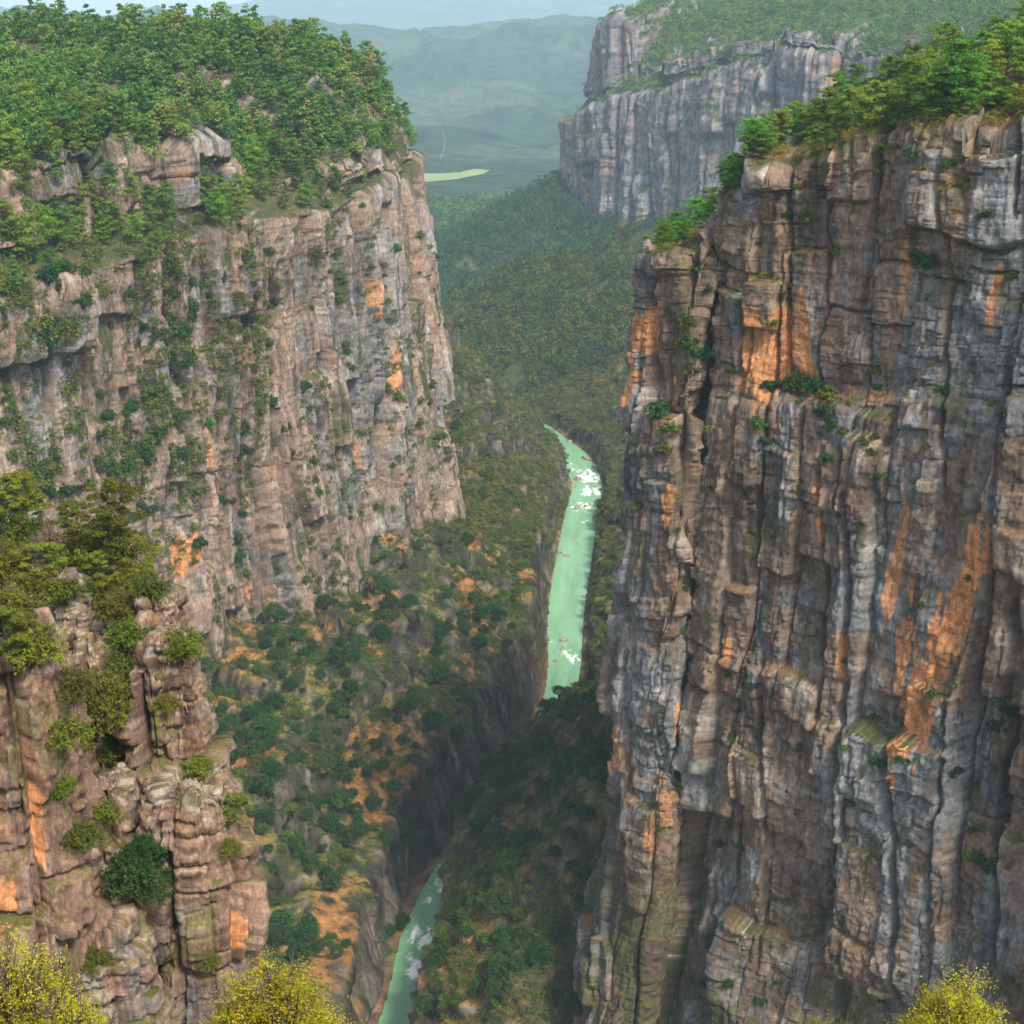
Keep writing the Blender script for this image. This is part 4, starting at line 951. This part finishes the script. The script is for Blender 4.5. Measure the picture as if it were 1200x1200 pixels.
# --- pines on top of the grey cliff
for px, py, h, kd in [(1110, 165, 12.5, 0), (1062, 150, 9.5, 0), (1030, 160, 9, 0), (1012, 165, 8.5, 0), (985, 165, 8, 0), (960, 168, 8, 0), (1080, 160, 8, 0), (1150, 110, 9, 0), (1172, 100, 10, 0), (1190, 95, 10.5, 0), (1200, 120, 9, 0), (1135, 120, 8, 0), (1150, 130, 7, 0), (945, 170, 7, 0),
                      (975, 168, 6, 0), (1045, 155, 7.5, 0), (1095, 150, 8, 0), (1125, 140, 9, 0), (1012, 158, 5, 1), (1037, 158, 5.5, 1), (1058, 154, 5.5, 1), (1090, 150, 6, 1), (930, 172, 6, 0), (1118, 150, 6.5, 1), (1165, 140, 5.5, 0), (1180, 150, 5.5, 0), (905, 182, 6.5, 0), (885, 195, 6.5, 0), (870, 205, 6, 0), (856, 222, 6, 0),
                      (845, 240, 5.5, 0), (838, 248, 4, 0), (818, 260, 3.5, 1), (805, 272, 4.5, 1), (796, 285, 3, 0), (865, 235, 5, 0), (895, 200, 5, 0), (1000, 170, 6, 0), (950, 165, 6.5, 0), (1140, 100, 9, 0), (1105, 130, 9, 0), (1070, 130, 8, 0)]:
    loc = None
    for dy in range(0, 40, 4):           # step down the picture until the cliff itself is met
        l_, n_, o_ = shoot(px, py+dy)
        if o_ == 'cliff_face': loc = l_; break
    if loc is None: continue
    # set it back from the rim on the top of the cliff
    for bk in (3.5, 2.0, 0.5):
        l2, n2, o2 = down(loc.x+bk*.55, loc.y+bk*.8)
        if o2 == 'cliff_face': loc = l2; break
    plant('pine_near' if kd == 0 else 'pine_near_cone', 'pine_tree', loc-Vector((0, 0, .4)), h/(11 if kd == 0 else 9)*1.12, 'young cone-shaped bright green pine on top of the grey cliff' if kd else 'spreading bright green pine on top of the big grey cliff', 'pine tree', 'young cone pines on the grey cliff' if kd else 'spreading pines on the grey cliff')
for i in range(34):                     # the green band that runs down the rim to the outermost pillar
    px = 765+4.3*i; py = float(np.interp(px, [750, 800, 835, 870, 920], [318, 292, 250, 212, 190]))
    for dy in range(-25, 45, 3):
        l_, n_, o_ = shoot(px, py+dy)
        if o_ == 'cliff_face':
            bk = random.uniform(.5, 6); l2, n2, o2 = down(l_.x+bk*.55, l_.y+bk*.8)
            if o2 == 'cliff_face' and n2.z > .4:
                plant('pine_near' if i % 4 else 'pine_near_cone', 'pine_tree', l2-Vector((0, 0, .4)), random.uniform(.4, .82), 'small bright green pine in the band running down the rim to the outermost pillar', 'pine tree', 'small rim pines on the grey cliff')
            break
nb = 0
for i in range(900):
    x = random.uniform(28, 150); y = random.uniform(290, 430)
    loc, n, ob = down(x, y)
    if ob != 'cliff_face' or n.z < .5 or loc.z < -52 or not inframe(loc, 60) : continue
    if not seen(loc, 7) or any((loc.x-q[2][0])**2+(loc.y-q[2][1])**2 < 3.6**2 for q in PLACED[-120:]): continue
    nb += 1
    if nb > 40: break
    plant('pine_near', 'pine_tree', loc-Vector((0, 0, .4)), random.uniform(.5, .95), 'bright green pine of the grove set back on the grey cliff top', 'pine tree', 'grove pines on the grey cliff')

# --- trees and scrub of the gorge slopes
vt = []
for i in range(14000):
    y = 345+(1180-345)*rng.random()**1.2; x = -190+290*rng.random()
    loc, n, ob = down(x, y)
    if ob != 'valley_ground' or loc.z < -298 or n.z < .30: continue
    f = float(fbm(np.array([x/22]), np.array([y/22]), 81, 3)[0])+.35*(y > 700)+.25*(y > 900)
    if f < -.25+.4*rng.random(): continue
    if not inframe(loc) or not seen(loc, 2.5): continue
    vt.append(loc.copy())
kept = []; cellg = {}
for loc in vt:
    k = (int(loc.x//4), int(loc.y//4))
    if any((loc.x-q.x)**2+(loc.y-q.y)**2 < 4.1**2 for a in (-1, 0, 1) for b in (-1, 0, 1) for q in cellg.get((k[0]+a, k[1]+b), ())): continue
    cellg.setdefault(k, []).append(loc); kept.append(loc)
kept.sort(key=lambda v: v.length)
nk = {}
for i, loc in enumerate(kept):
    left = loc.x < float(np.interp(loc.y, rivf[:330, 1], rivf[:330, 0]))
    r_ = random.random()
    if r_ < .62 and nk.get('oak', 0) < 290:
        nk['oak'] = nk.get('oak', 0)+1
        s = random.choice([random.uniform(.4, .8), random.uniform(.7, 1.3)])
        if loc.y > 900: lb, gp = 'dark round evergreen on the wooded slope dropping to the upper river bend', 'round trees by the upper river'
        elif left: lb, gp = 'dark round evergreen on the orange scree under the pink cliff wall', 'round trees on the scree slope'
        else: lb, gp = 'dark round evergreen on the scrub spur below the big grey cliff', 'round trees on the scrub spur'
        plant('oak', 'evergreen_tree', loc-Vector((0, 0, .35)), s*1.05, lb, 'tree', gp, squash=random.uniform(.8, 1.15))
    elif r_ < .97 and nk.get('maq', 0) < 290:
        nk['maq'] = nk.get('maq', 0)+1
        if loc.y > 900: lb, gp = 'low mid-green bush on the wooded slope dropping to the upper river bend', 'bushes by the upper river'
        elif left: lb, gp = 'low mid-green bush on the orange scree under the pink cliff wall', 'bushes on the scree slope'
        else: lb, gp = 'low mid-green bush on the scrub spur below the big grey cliff', 'bushes on the scrub spur'
        plant('maquis', 'bush', loc-Vector((0, 0, .3)), random.uniform(.4, 1.1), lb, 'bush', gp)
    else: stuff('gorge', loc, random.uniform(.5, 1.0))
for px, py, s in [(400, 820, 1.35), (412, 805, 1.2), (392, 828, 1.1), (328, 905, 1.1), (300, 880, 1.3), (270, 885, 1.3), (345, 990, 1.3), (365, 1015, 1.2), (330, 1085, 1.5), (360, 1095, 1.4), (350, 1120, 1.3), (475, 985, 1.1), (470, 970, 1.0), (545, 735, 1.2), (562, 752, 1.3), (515, 742, 1.0), (535, 500, 1.5), (548, 630, 1.2), (590, 890, 1.2), (600, 880, 1.1), (575, 945, 1.1), (560, 970, 1.2), (585, 1160, 1.2), (560, 1055, .7), (625, 880, 1.0), (310, 960, 1.2), (285, 775, .9), (312, 752, .9), (390, 960, 1.0), (600, 905, .9), (470, 1080, 1.2), (455, 1090, 1.0)]:
    loc, n, ob = shoot(px, py+8)
    if ob == 'valley_ground': plant('oak', 'evergreen_tree', loc-Vector((0, 0, .4)), s*.9, 'large dark round evergreen standing out among the gorge scrub', 'tree', 'large round trees in the gorge')
for i in range(11000):
    y = 345+(1100-345)*rng.random(); x = -190+280*rng.random()
    loc, n, ob = down(x, y)
    if ob != 'valley_ground' or loc.z < -298.6 or n.z < .25: continue
    f = float(fbm(np.array([x/14]), np.array([y/14]), 83, 3)[0])
    if f < -.45 or not inframe(loc): continue
    stuff('scrub', loc, random.uniform(.25, .75)*(1.2 if f > .1 else .8))
# --- far woods
def wood(region, n, names, keyf, gap, size, nzmin, seed, thr=-.5):
    x0, y0, x1, y1 = region; g_ = {}
    for i in range(n):
        px = x0+(x1-x0)*rng.random(); py = y0+(y1-y0)*rng.random()
        loc, n_, ob = shoot(px, py)
        if ob not in names or n_.z < nzmin or loc.z < -298.5: continue
        if float(fbm(np.array([loc.x/45]), np.array([loc.y/45]), seed, 3)[0]) < thr: continue
        k = (int(loc.x//gap), int(loc.y//gap))
        if any((loc.x-q.x)**2+(loc.y-q.y)**2 < gap*gap for a_ in (-1, 0, 1) for b_ in (-1, 0, 1) for q in g_.get((k[0]+a_, k[1]+b_), ())): continue
        g_.setdefault(k, []).append(loc.copy()); stuff(keyf, loc, random.uniform(*size))
wood((480, 180, 770, 570), 32000, ('ridge_ground',), 'ridges', 3.1, (.6, 1.3), .33, 85, -.9)
STUFF['ridge_back'] = [q for q in STUFF['ridges'] if q[1] > 1465]; STUFF['ridges'] = [q for q in STUFF['ridges'] if q[1] <= 1465]
wood((620, 0, 1200, 290), 20000, ('mesa_cliff',), 'mesa', 3.8, (.55, 1.1), .3, 86, -.8)
wood((470, 190, 700, 330), 7000, ('far_hills', 'ridge_ground'), 'valley', 6.0, (.8, 1.3), .3, 87, -.8)
wood((250, 380, 760, 1200), 26000, ('valley_ground',), 'scrub', 1.4, (.4, 1.25), .15, 88, -.4)
wood((480, 340, 720, 640), 14000, ('valley_ground',), 'gorge', 2.3, (.55, 1.25), .1, 90, -.5)
wood((480, 1000, 1000, 1200), 5000, ('valley_ground',), 'scrub', 1.3, (.35, 1.15), .1, 89, -.3)
wood((0, 0, 500, 260), 12000, ('cliff_wall',), 'plateau', 3.9, (.7, 1.3), .25, 91, -.9)
STUFF['plateau'] = [q for q in STUFF['plateau'] if q[2] > -58]
wood((740, 60, 1200, 330), 6000, ('cliff_face',), 'greywall', 1.1, (.5, 1.3), .5, 92, -.6)
STUFF['valley'] = [q for q in STUFF['valley'] if not (q[1] > 3020 and q[0] < -40) and q[1] > 1900 and q[1] < 3400]

# --- crag plants
def crag_at(px, py): 
    for dy in range(0, 60, 5):
        l_, n_, o_ = shoot(px, py+dy)
        if o_ == 'crag_terrain': return l_, n_
    return None, None
crag_list = [
 ('crag_pine', 15, 615, 1.25, 'olive young pine at the cut-off edge of the crag top', 'pine tree', .85), ('crag_pine', 92, 640, 1.05, 'low olive pine just before the tallest crag pine', 'pine tree', .8), ('crag_pine', 160, 672, 1.0, 'olive pine leaning over the outer edge of the crag top', 'pine tree', .8),
 ('crag_pine', 48, 680, .95, 'spreading olive pine behind the pale stone ridge', 'pine tree', .7), ('crag_pine', 122, 690, .9, 'layered olive pine above the narrow rock towers', 'pine tree', .75), ('crag_pine', 10, 770, .9, 'drooping olive pine above the big rounded block', 'pine tree', .8), ('crag_pine', 30, 590, 1.1, 'pine at the back of the crag top beside the dry brown bush', 'pine tree', .85),
 ('crag_shrub', 130, 640, .8, 'olive shrub at the foot of the tallest crag pine', 'shrub', 1), ('crag_shrub', 175, 700, .7, 'olive shrub spilling down the back of the tallest rock tower', 'shrub', 1), ('crag_shrub', 75, 700, .7, 'olive shrub tucked beside the pale stone ridge', 'shrub', .9), ('crag_shrub', 145, 800, .7, 'dark gap shrub between the narrow towers and the tallest tower', 'shrub', 1.3), ('crag_shrub', 85, 820, .7, 'shrub filling the gap beside the big rounded block', 'shrub', 1.2), ('crag_shrub', 120, 960, .6, 'shrub on the mossy shelf under the big feathery one', 'shrub', 1),
 ('crag_pine', 130, 660, 1.35, 'tallest olive-green pine on the crag top, with a pointed crown', 'pine tree', 1.1), ('crag_shrub', 20, 640, 1.15, 'olive shrub at the crag top near the cut-off edge, beside the dry brown bush', 'shrub', 1),
 ('crag_brown', 62, 655, 1.0, 'dry brown twiggy bush among the olive shrubs of the crag top', 'bush', 1.1), ('crag_shrub', 95, 665, 1.1, 'broad olive shrub right under the tallest crag pine', 'shrub', 1), ('crag_shrub', 160, 690, .9, 'olive shrub overhanging the steep outer edge of the crag top', 'shrub', 1),
 ('crag_shrub', 40, 700, .95, 'yellowish shrub in front of the pale stone ridge of the crag', 'shrub', .9), ('crag_shrub', 115, 705, .85, 'round olive shrub between the stone ridge and the tallest rock tower', 'shrub', .9), ('crag_shrub', 10, 735, 1.0, 'olive shrub overlapping the big rounded block of the crag', 'shrub', 1),
 ('crag_shrub', 40, 775, .95, 'drooping olive shrub below the pale stone ridge', 'shrub', 1), ('crag_shrub', 150, 755, .75, 'small shrub in the notch between two rock towers', 'shrub', 1), ('crag_shrub', 215, 770, .7, 'shrub on the outer side of the tallest rock tower facing the gorge', 'shrub', 1.2),
 ('crag_shrub', 115, 860, 1.25, 'big feathery shrub in the cleft in front of the narrow rock towers', 'shrub', 1.3), ('crag_shrub', 135, 885, .95, 'shrub at the foot of the big feathery one in the cleft', 'shrub', 1), ('crag_shrub', 75, 870, .8, 'light green spray growing beside the big feathery shrub', 'shrub', .9),
 ('crag_dark', 165, 1050, 1.05, 'dark glossy green bush filling the lower cleft of the crag', 'bush', 1.15), ('crag_dark', 170, 1010, .7, 'smaller dark bush just above the glossy one in the lower cleft', 'bush', 1), ('crag_shrub', 232, 905, .6, 'bright green shrub perched on the flat-topped front tower', 'shrub', .8),
 ('crag_pine', 275, 960, .55, 'little flat-topped pine leaning out from the side of the front tower', 'pine tree', .8), ('crag_shrub', 270, 1000, .45, 'tuft of green under the little leaning pine', 'shrub', 1), ('crag_shrub', 195, 830, .45, 'small tuft halfway up the tallest rock tower', 'shrub', 1),
 ('crag_shrub', 95, 990, .7, 'olive shrub on the sloping mossy shelf left of the dark bushes', 'shrub', .9), ('crag_shrub', 110, 1130, .6, 'small shrub at the base of the mossy shelf', 'shrub', .8), ('crag_shrub', 245, 1130, .4, 'tuft growing in the hollow beside the orange stain', 'shrub', 1), ('crag_shrub', 70, 930, .5, 'tuft at the side of the orange-stained block', 'shrub', 1.2), ('crag_shrub', 5, 680, 1.1, 'yellow-olive shrub at the very edge of view on the crag top', 'shrub', 1), ('crag_shrub', 140, 725, .8, 'shrub in shade behind the pair of round-headed rock towers', 'shrub', 1)]
for kd, px, py, s, lb, ct, sq in crag_list:
    loc, n = crag_at(px, py)
    if loc is None: continue
    plant(kd, {'crag_pine': 'pine_tree', 'crag_dark': 'bush', 'crag_brown': 'bush'}.get(kd, 'crag_shrub'), loc-Vector((0, 0, .25)), s*(1.35 if kd != 'crag_pine' else 1.02), lb, ct, 'plants of the near crag', squash=sq)
# --- yellow shrubs on the ledge in front of the viewpoint
for px, Y, s, kd, v, lb in [(20, 24.5, 1.18, 'yellow_dry', 0, 'large straggly yellow and brown shrub at the foot of the crag'), (92, 24.2, .85, 'yellow_dry', 0, 'lower dry yellow-brown shrub beside the large straggly one'),
                            (318, 24.8, 1.16, 'yellow_shrub', 0, 'bright yellow-green bushy shrub in front of the gorge'), (372, 24.4, .8, 'yellow_shrub', 1, 'smaller yellow shrub joined to the bright bushy one'), (264, 24.2, .84, 'yellow_shrub', 2, 'yellow shrub between the crag foot and the bright bushy one'),
                            (1118, 24.6, .98, 'yellow_shrub', 1, 'round yellow-green shrub in front of the grey cliff'), (968, 24.2, .66, 'yellow_dry', 0, 'thin yellow sprig poking up alone in front of the grey cliff foot'), (1180, 24.3, .72, 'yellow_shrub', 2, 'low yellow shrub beside the round one before the grey cliff')]:
    x = xat(px, Y, -20); l_, n_, o_ = down(x, Y, 5)
    plant(kd, 'yellow_shrub', (x, Y, l_.z-.1), s, lb, 'shrub', 'yellow shrubs on the ledge', var=v)

# --- boulders in the river
M_boul = rock_mat('wet_brown_boulder', 1.5, .2)
import bmesh
def boulder_mesh(seed):
    bm = bmesh.new(); bmesh.ops.create_icosphere(bm, subdivisions=4, radius=1.0)
    V = np.array([v.co[:] for v in bm.verts]); F = np.array([[v.index for v in f.verts] for f in bm.faces]); bm.free()
    g = np.random.default_rng(seed)
    for k in range(9):                                 # flatten by random planes: angular faces
        d = g.normal(0, 1, 3); d /= np.linalg.norm(d); c = g.uniform(.55, .85)
        h = V@d; V = V-np.maximum(h-c, 0)[:, None]*d*.9
    V *= (1+.07*fbm(V[:, 0]*2+seed, V[:, 1]*2+V[:, 2]*1.7, seed, 4))[:, None]
    V *= np.array((1.15, .9, .68))
    tn = np.array((.30, .22, .165))*(1+.35*fbm(V[:, 0]*2, V[:, 2]*2+V[:, 1], seed+3, 4))[:, None]
    o = mesh_from('boulder', V, F, M_boul, np.clip(tn, .03, .7)); me = o.data; bpy.data.objects.remove(o); return me
bm_ = [boulder_mesh(900+i) for i in range(4)]
BOUL = [(502, 1112, 2.0, 'tan boulder uppermost in the lower white rapids'), (499, 1124, 2.4, 'large grey-brown boulder in the middle of the lower rapids'), (497, 1132, 1.2, 'small dark boulder touching the large one in the lower rapids'), (497, 1141, 1.5, 'reddish boulder at the tail of the lower rapids'), (490, 1154, 1.8, 'lone pale boulder in calm water below the lower rapids'),
        (677, 562, 3.6, 'big rounded grey boulder beside the upper rapids'), (671, 566, 2.4, 'brown boulder leaning on the big rounded one by the upper rapids'), (674, 571, 1.4, 'small stone below the big rounded boulder'), (689, 557, 1.6, 'dark rock breaking the white water of the upper rapids'), (686, 594, 2.2, 'dark wet rock in midstream below the upper rapids'), (676, 596, 2.4, 'dark mossy rock by the bank below the upper rapids'),
        (664, 651, 2.6, 'flat brown rock jutting from the scree bank'), (656, 648, 2.0, 'pale rock on the scree bank beside the flat brown one'), (661, 750, 2.0, 'long flat rock crossing the narrow water above the small rapid'), (659, 761, 1.6, 'dark rock at the edge of the small rapid'), (651, 775, 1.8, 'reddish rock on the bank below the small rapid'), (652, 625, 2.2, 'orange-brown rock at the foot of the wooded slope'),
        (702, 548, 4.5, 'long pinkish slab on the outer bank of the river bend'), (688, 538, 3.6, 'pinkish slab upstream of the longest one on the outer bank'), (668, 518, 3.0, 'brown rock heap where the river comes round the bend'), (659, 524, 2.0, 'dark stone in the shallows of the upper bend')]
def build_boulders():
    for i, (px, py, s, lb) in enumerate(BOUL):
        x, y = onz(px, py, -300)
        o = bpy.data.objects.new('boulder', bm_[i % 4]); C.objects.link(o)
        o.location = (x, y, -300+.12*s); o.rotation_euler = (random.uniform(-.2, .2), random.uniform(-.2, .2), random.uniform(0, 6.28))
        k = .85*s; o.scale = (k*(1.7 if 'slab' in lb or 'long' in lb else 1), k, k*(.7 if 'flat' in lb or 'slab' in lb else 1))
        if 'slab' in lb or 'long' in lb: o.rotation_euler = (0, 0, -.7 if 'slab' in lb else .2)
        tag(o, lb, 'boulder', 'boulders in the river')
def build_cairn():
    l_, n_, o_ = shoot(757, 306)
    if l_ is None: return
    l2, n2, o2 = down(l_.x, l_.y+.8)
    e = bpy.data.objects.new('cairn', None); C.objects.link(e); e.location = l2
    tag(e, 'small pale stack of stones on the outermost pillar of the grey cliff', 'cairn')
    z = .3
    for i, r in enumerate((.95, .75, .8, .55)):
        o = bpy.data.objects.new('stone', bm_[i % 4]); C.objects.link(o); o.parent = e
        o.location = (.06*i, .03*i, z); o.scale = (r, r, r*.8); o.rotation_euler = (0, 0, i*1.3); z += r*.85
# --- the merged woods (too many to count)
def build_stuff():
    def low(seed, H, Rm, leaf, n, per, con=False):
        g = np.random.default_rng(seed); cr = []
        for k in range(n):
            z = 1-(k+.5)/n*1.25; az = k*2.4+g.normal(0, .3); q = math.sqrt(max(.03, 1-z*z))
            if con: q = (1-(z+.25)/1.25)*.95+.06
            c = np.array((math.cos(az)*q*Rm*.72, math.sin(az)*q*Rm*.72, H*(.52+.42*z)))
            r = Rm*g.uniform(.36, .52)
            cr.append(clump(g, c, (r, r, r*.75), per, leaf, -.45, np.clip(.4+g.normal(0, .2), .05, .82)))
        return finish(cr)
    spec = {'plateau': ([pine(300, 12, 3.8, False, .42, 34, 15, .22)[1], pine(301, 12, 3.8, False, .42, 34, 15, .22)[1], pine(302, 13, 3.0, True, .4, 32, 15, .15)[1], low(310, 8.5, 3.6, .38, 16, 46), low(311, 6.5, 3.2, .38, 14, 44)], M_pine_d, 'forest', 'deep green pine wood receding over the plateau behind the rim trees'),
            'gorge': ([low(4, 4, 2.3, .32, 8, 22), low(5, 3.2, 2.2, .32, 7, 22)], M_maquis, 'undergrowth', 'mixed green thicket covering the far sides of the gorge'),
            'scrub': ([low(6, 1.8, 1.5, .22, 5, 15), low(7, 1.4, 1.6, .22, 5, 14), low(8, 2.2, 1.3, .22, 5, 15)], M_maquis, 'scrub', 'low green scrub dotted over the orange slopes of the gorge'),
            'ridges': ([low(9, 8.5, 4.4, .75, 7, 15), low(10, 7, 4.2, .75, 6, 15), low(11, 10, 3.4, .75, 7, 14, True)], M_ridge, 'forest', 'blue-green woods on the ridges beyond the river bend'),
            'ridge_back': ([low(20, 8.5, 4.2, .75, 7, 15), low(21, 10.5, 3.2, .75, 7, 14, True)], M_ridge_d, 'forest', 'darker woods in the side valley behind the front ridge'),
            'mesa': ([low(12, 8, 4.6, .85, 6, 13), low(13, 6.5, 4.4, .85, 6, 13)], M_ridge, 'forest', 'woods on the terraces and top of the distant grey mesa'),
            'pinkwall': ([low(16, 1.9, 1.1, .17, 6, 26), low(17, 1.5, 1.2, .17, 6, 26)], M_maquis, 'shrubbery', 'small green tufts scattered over the pink cliff wall'),
            'greywall': ([low(18, 1.7, 1.1, .14, 6, 26), low(19, 1.4, 1.2, .14, 6, 26)], M_crag, 'shrubbery', 'small olive tufts scattered over the grey cliff'),
            'valley': ([low(14, 11, 3.8, 1.3, 5, 7, True), low(15, 9, 4.0, 1.3, 5, 7)], M_pine_b, 'forest', 'pale green woods on the flat valley floor before the field')}
    for key, pts in STUFF.items():
        protos, mt, nm, lb = spec[key]
        Vs, Fs, Ts, off = [], [], [], 0
        A = np.array(pts); pick = rng.integers(0, len(protos), len(A))
        for k, (V, F, T) in enumerate(protos):
            B = A[pick == k]
            if not len(B): continue
            th = rng.uniform(0, 6.28, len(B)); c, s_ = np.cos(th), np.sin(th)
            sx = B[:, 3]*rng.uniform(.85, 1.15, len(B)); sz = B[:, 3]*rng.uniform(.8, 1.25, len(B))
            X = (V[None, :, 0]*c[:, None]-V[None, :, 1]*s_[:, None])*sx[:, None]+B[:, :1]
            Y = (V[None, :, 0]*s_[:, None]+V[None, :, 1]*c[:, None])*sx[:, None]+B[:, 1:2]
            Z = V[None, :, 2]*sz[:, None]+B[:, 2:3]-.3
            Vs.append(np.stack([X, Y, Z], -1).reshape(-1, 3))
            Fs.append((F[None]+(np.arange(len(B))*len(V))[:, None, None]).reshape(-1, 4)+off); off += len(B)*len(V)
            Ts.append(np.clip(T[None]+rng.normal(0, .31, len(B))[:, None]*(T[None] < .9), 0, 1).reshape(-1))
        o = mesh_from(nm, np.concatenate(Vs), np.concatenate(Fs), mt, smooth=False, fattr=np.concatenate(Ts))
        tag(o, lb, 'woodland' if nm == 'forest' else 'scrub', kind='stuff')
# --- far field and track
def build_far():
    q = np.array([onz(*p, -299.0) for p in [(478, 203), (512, 203.5), (540, 202), (556, 198), (574, 199.5), (566, 204), (535, 210), (505, 213), (478, 214)]])
    V = np.concatenate([np.c_[q, np.full(len(q), -298.6)]])
    me = bpy.data.meshes.new('field'); me.from_pydata(V.tolist(), [], [list(range(len(V)))]); me.update()
    o = bpy.data.objects.new('field', me); C.objects.link(o)
    m, nt, out = new_mat('young_crop'); b = N_(nt, 'ShaderNodeBsdfPrincipled', Roughness=.9)
    n = N_(nt, 'ShaderNodeTexNoise', Scale=.02, Detail=4.0); ge = N_(nt, 'ShaderNodeNewGeometry'); nt.links.new(ge.outputs['Position'], n.inputs['Vector'])
    cr = N_(nt, 'ShaderNodeValToRGB'); cr.color_ramp.elements[0].color = (.17, .25, .08, 1); cr.color_ramp.elements[1].color = (.27, .27, .13, 1); cr.color_ramp.elements[0].position = .45; cr.color_ramp.elements[1].position = .68
    nt.links.new(n.outputs['Fac'], cr.inputs[0]); nt.links.new(cr.outputs[0], b.inputs['Base Color']); nt.links.new(b.outputs[0], out.inputs[0]); me.materials.append(m)
    tag(o, 'bright yellow-green field on the far valley floor', 'field', kind='structure')
    if V[:, 2].size and me.polygons[0].normal.z < 0: me.flip_normals()
    for nm, pts, w_ in (('dirt_track', [(524, 174, 4500), (522, 183, 4150), (517, 188, 4000), (521, 193, 3800), (514, 200, 3500)], .9),):
        P = []
        for px, py, Y in pts:
            xx = xat(px, Y, -200); P.append((xx, Y))
        P = np.array(P); f = np.linspace(0, len(P)-1, 40); c = np.stack([np.interp(f, np.arange(len(P)), P[:, i]) for i in (0, 1)], 1)
        L_ = c-np.array((w_, 0)); R_ = c+np.array((w_, 0))
        def lift(a): return np.c_[a, [down(u, v_)[0].z+2.5 for u, v_ in a]]
        V = np.concatenate([lift(L_), lift(R_)]); n_ = len(c); i = np.arange(n_-1)
        m, nt, out = new_mat('pale_dirt'); b = N_(nt, 'ShaderNodeBsdfPrincipled', Roughness=.95); b.inputs['Base Color'].default_value = (.15, .125, .095, 1); nt.links.new(b.outputs[0], out.inputs[0])
        o = mesh_from(nm, V, np.stack([i, i+n_, i+1+n_, i+1], 1), m); tag(o, 'pale dirt track on the distant hillside', 'track', kind='structure')
build_far()
build_plants(); build_boulders(); build_cairn(); build_stuff()
HAZE=.00007
# ================================================================== AIR
def box(name, lo, hi):
    V = np.array([(x, y, z) for x in (lo[0], hi[0]) for y in (lo[1], hi[1]) for z in (lo[2], hi[2])], float)
    F = np.array([(0, 1, 3, 2), (4, 6, 7, 5), (0, 4, 5, 1), (2, 3, 7, 6), (0, 2, 6, 4), (1, 5, 7, 3)])
    return mesh_from(name, V, F, None, smooth=False)
if HAZE > 0:
    hz = box('haze', (-12500, -600, -345), (12500, 19000, 480))
    m, nt, out = new_mat('valley_haze')
    pv = N_(nt, 'ShaderNodeVolumePrincipled', Density=HAZE); pv.inputs['Color'].default_value = (.60, .83, 1, 1); pv.inputs['Anisotropy'].default_value = -.15
    nt.links.new(pv.outputs[0], out.inputs['Volume'])
    hz.data.materials.append(m)
    tag(hz, 'pale blue haze hanging in the valley air', 'haze', kind='stuff')
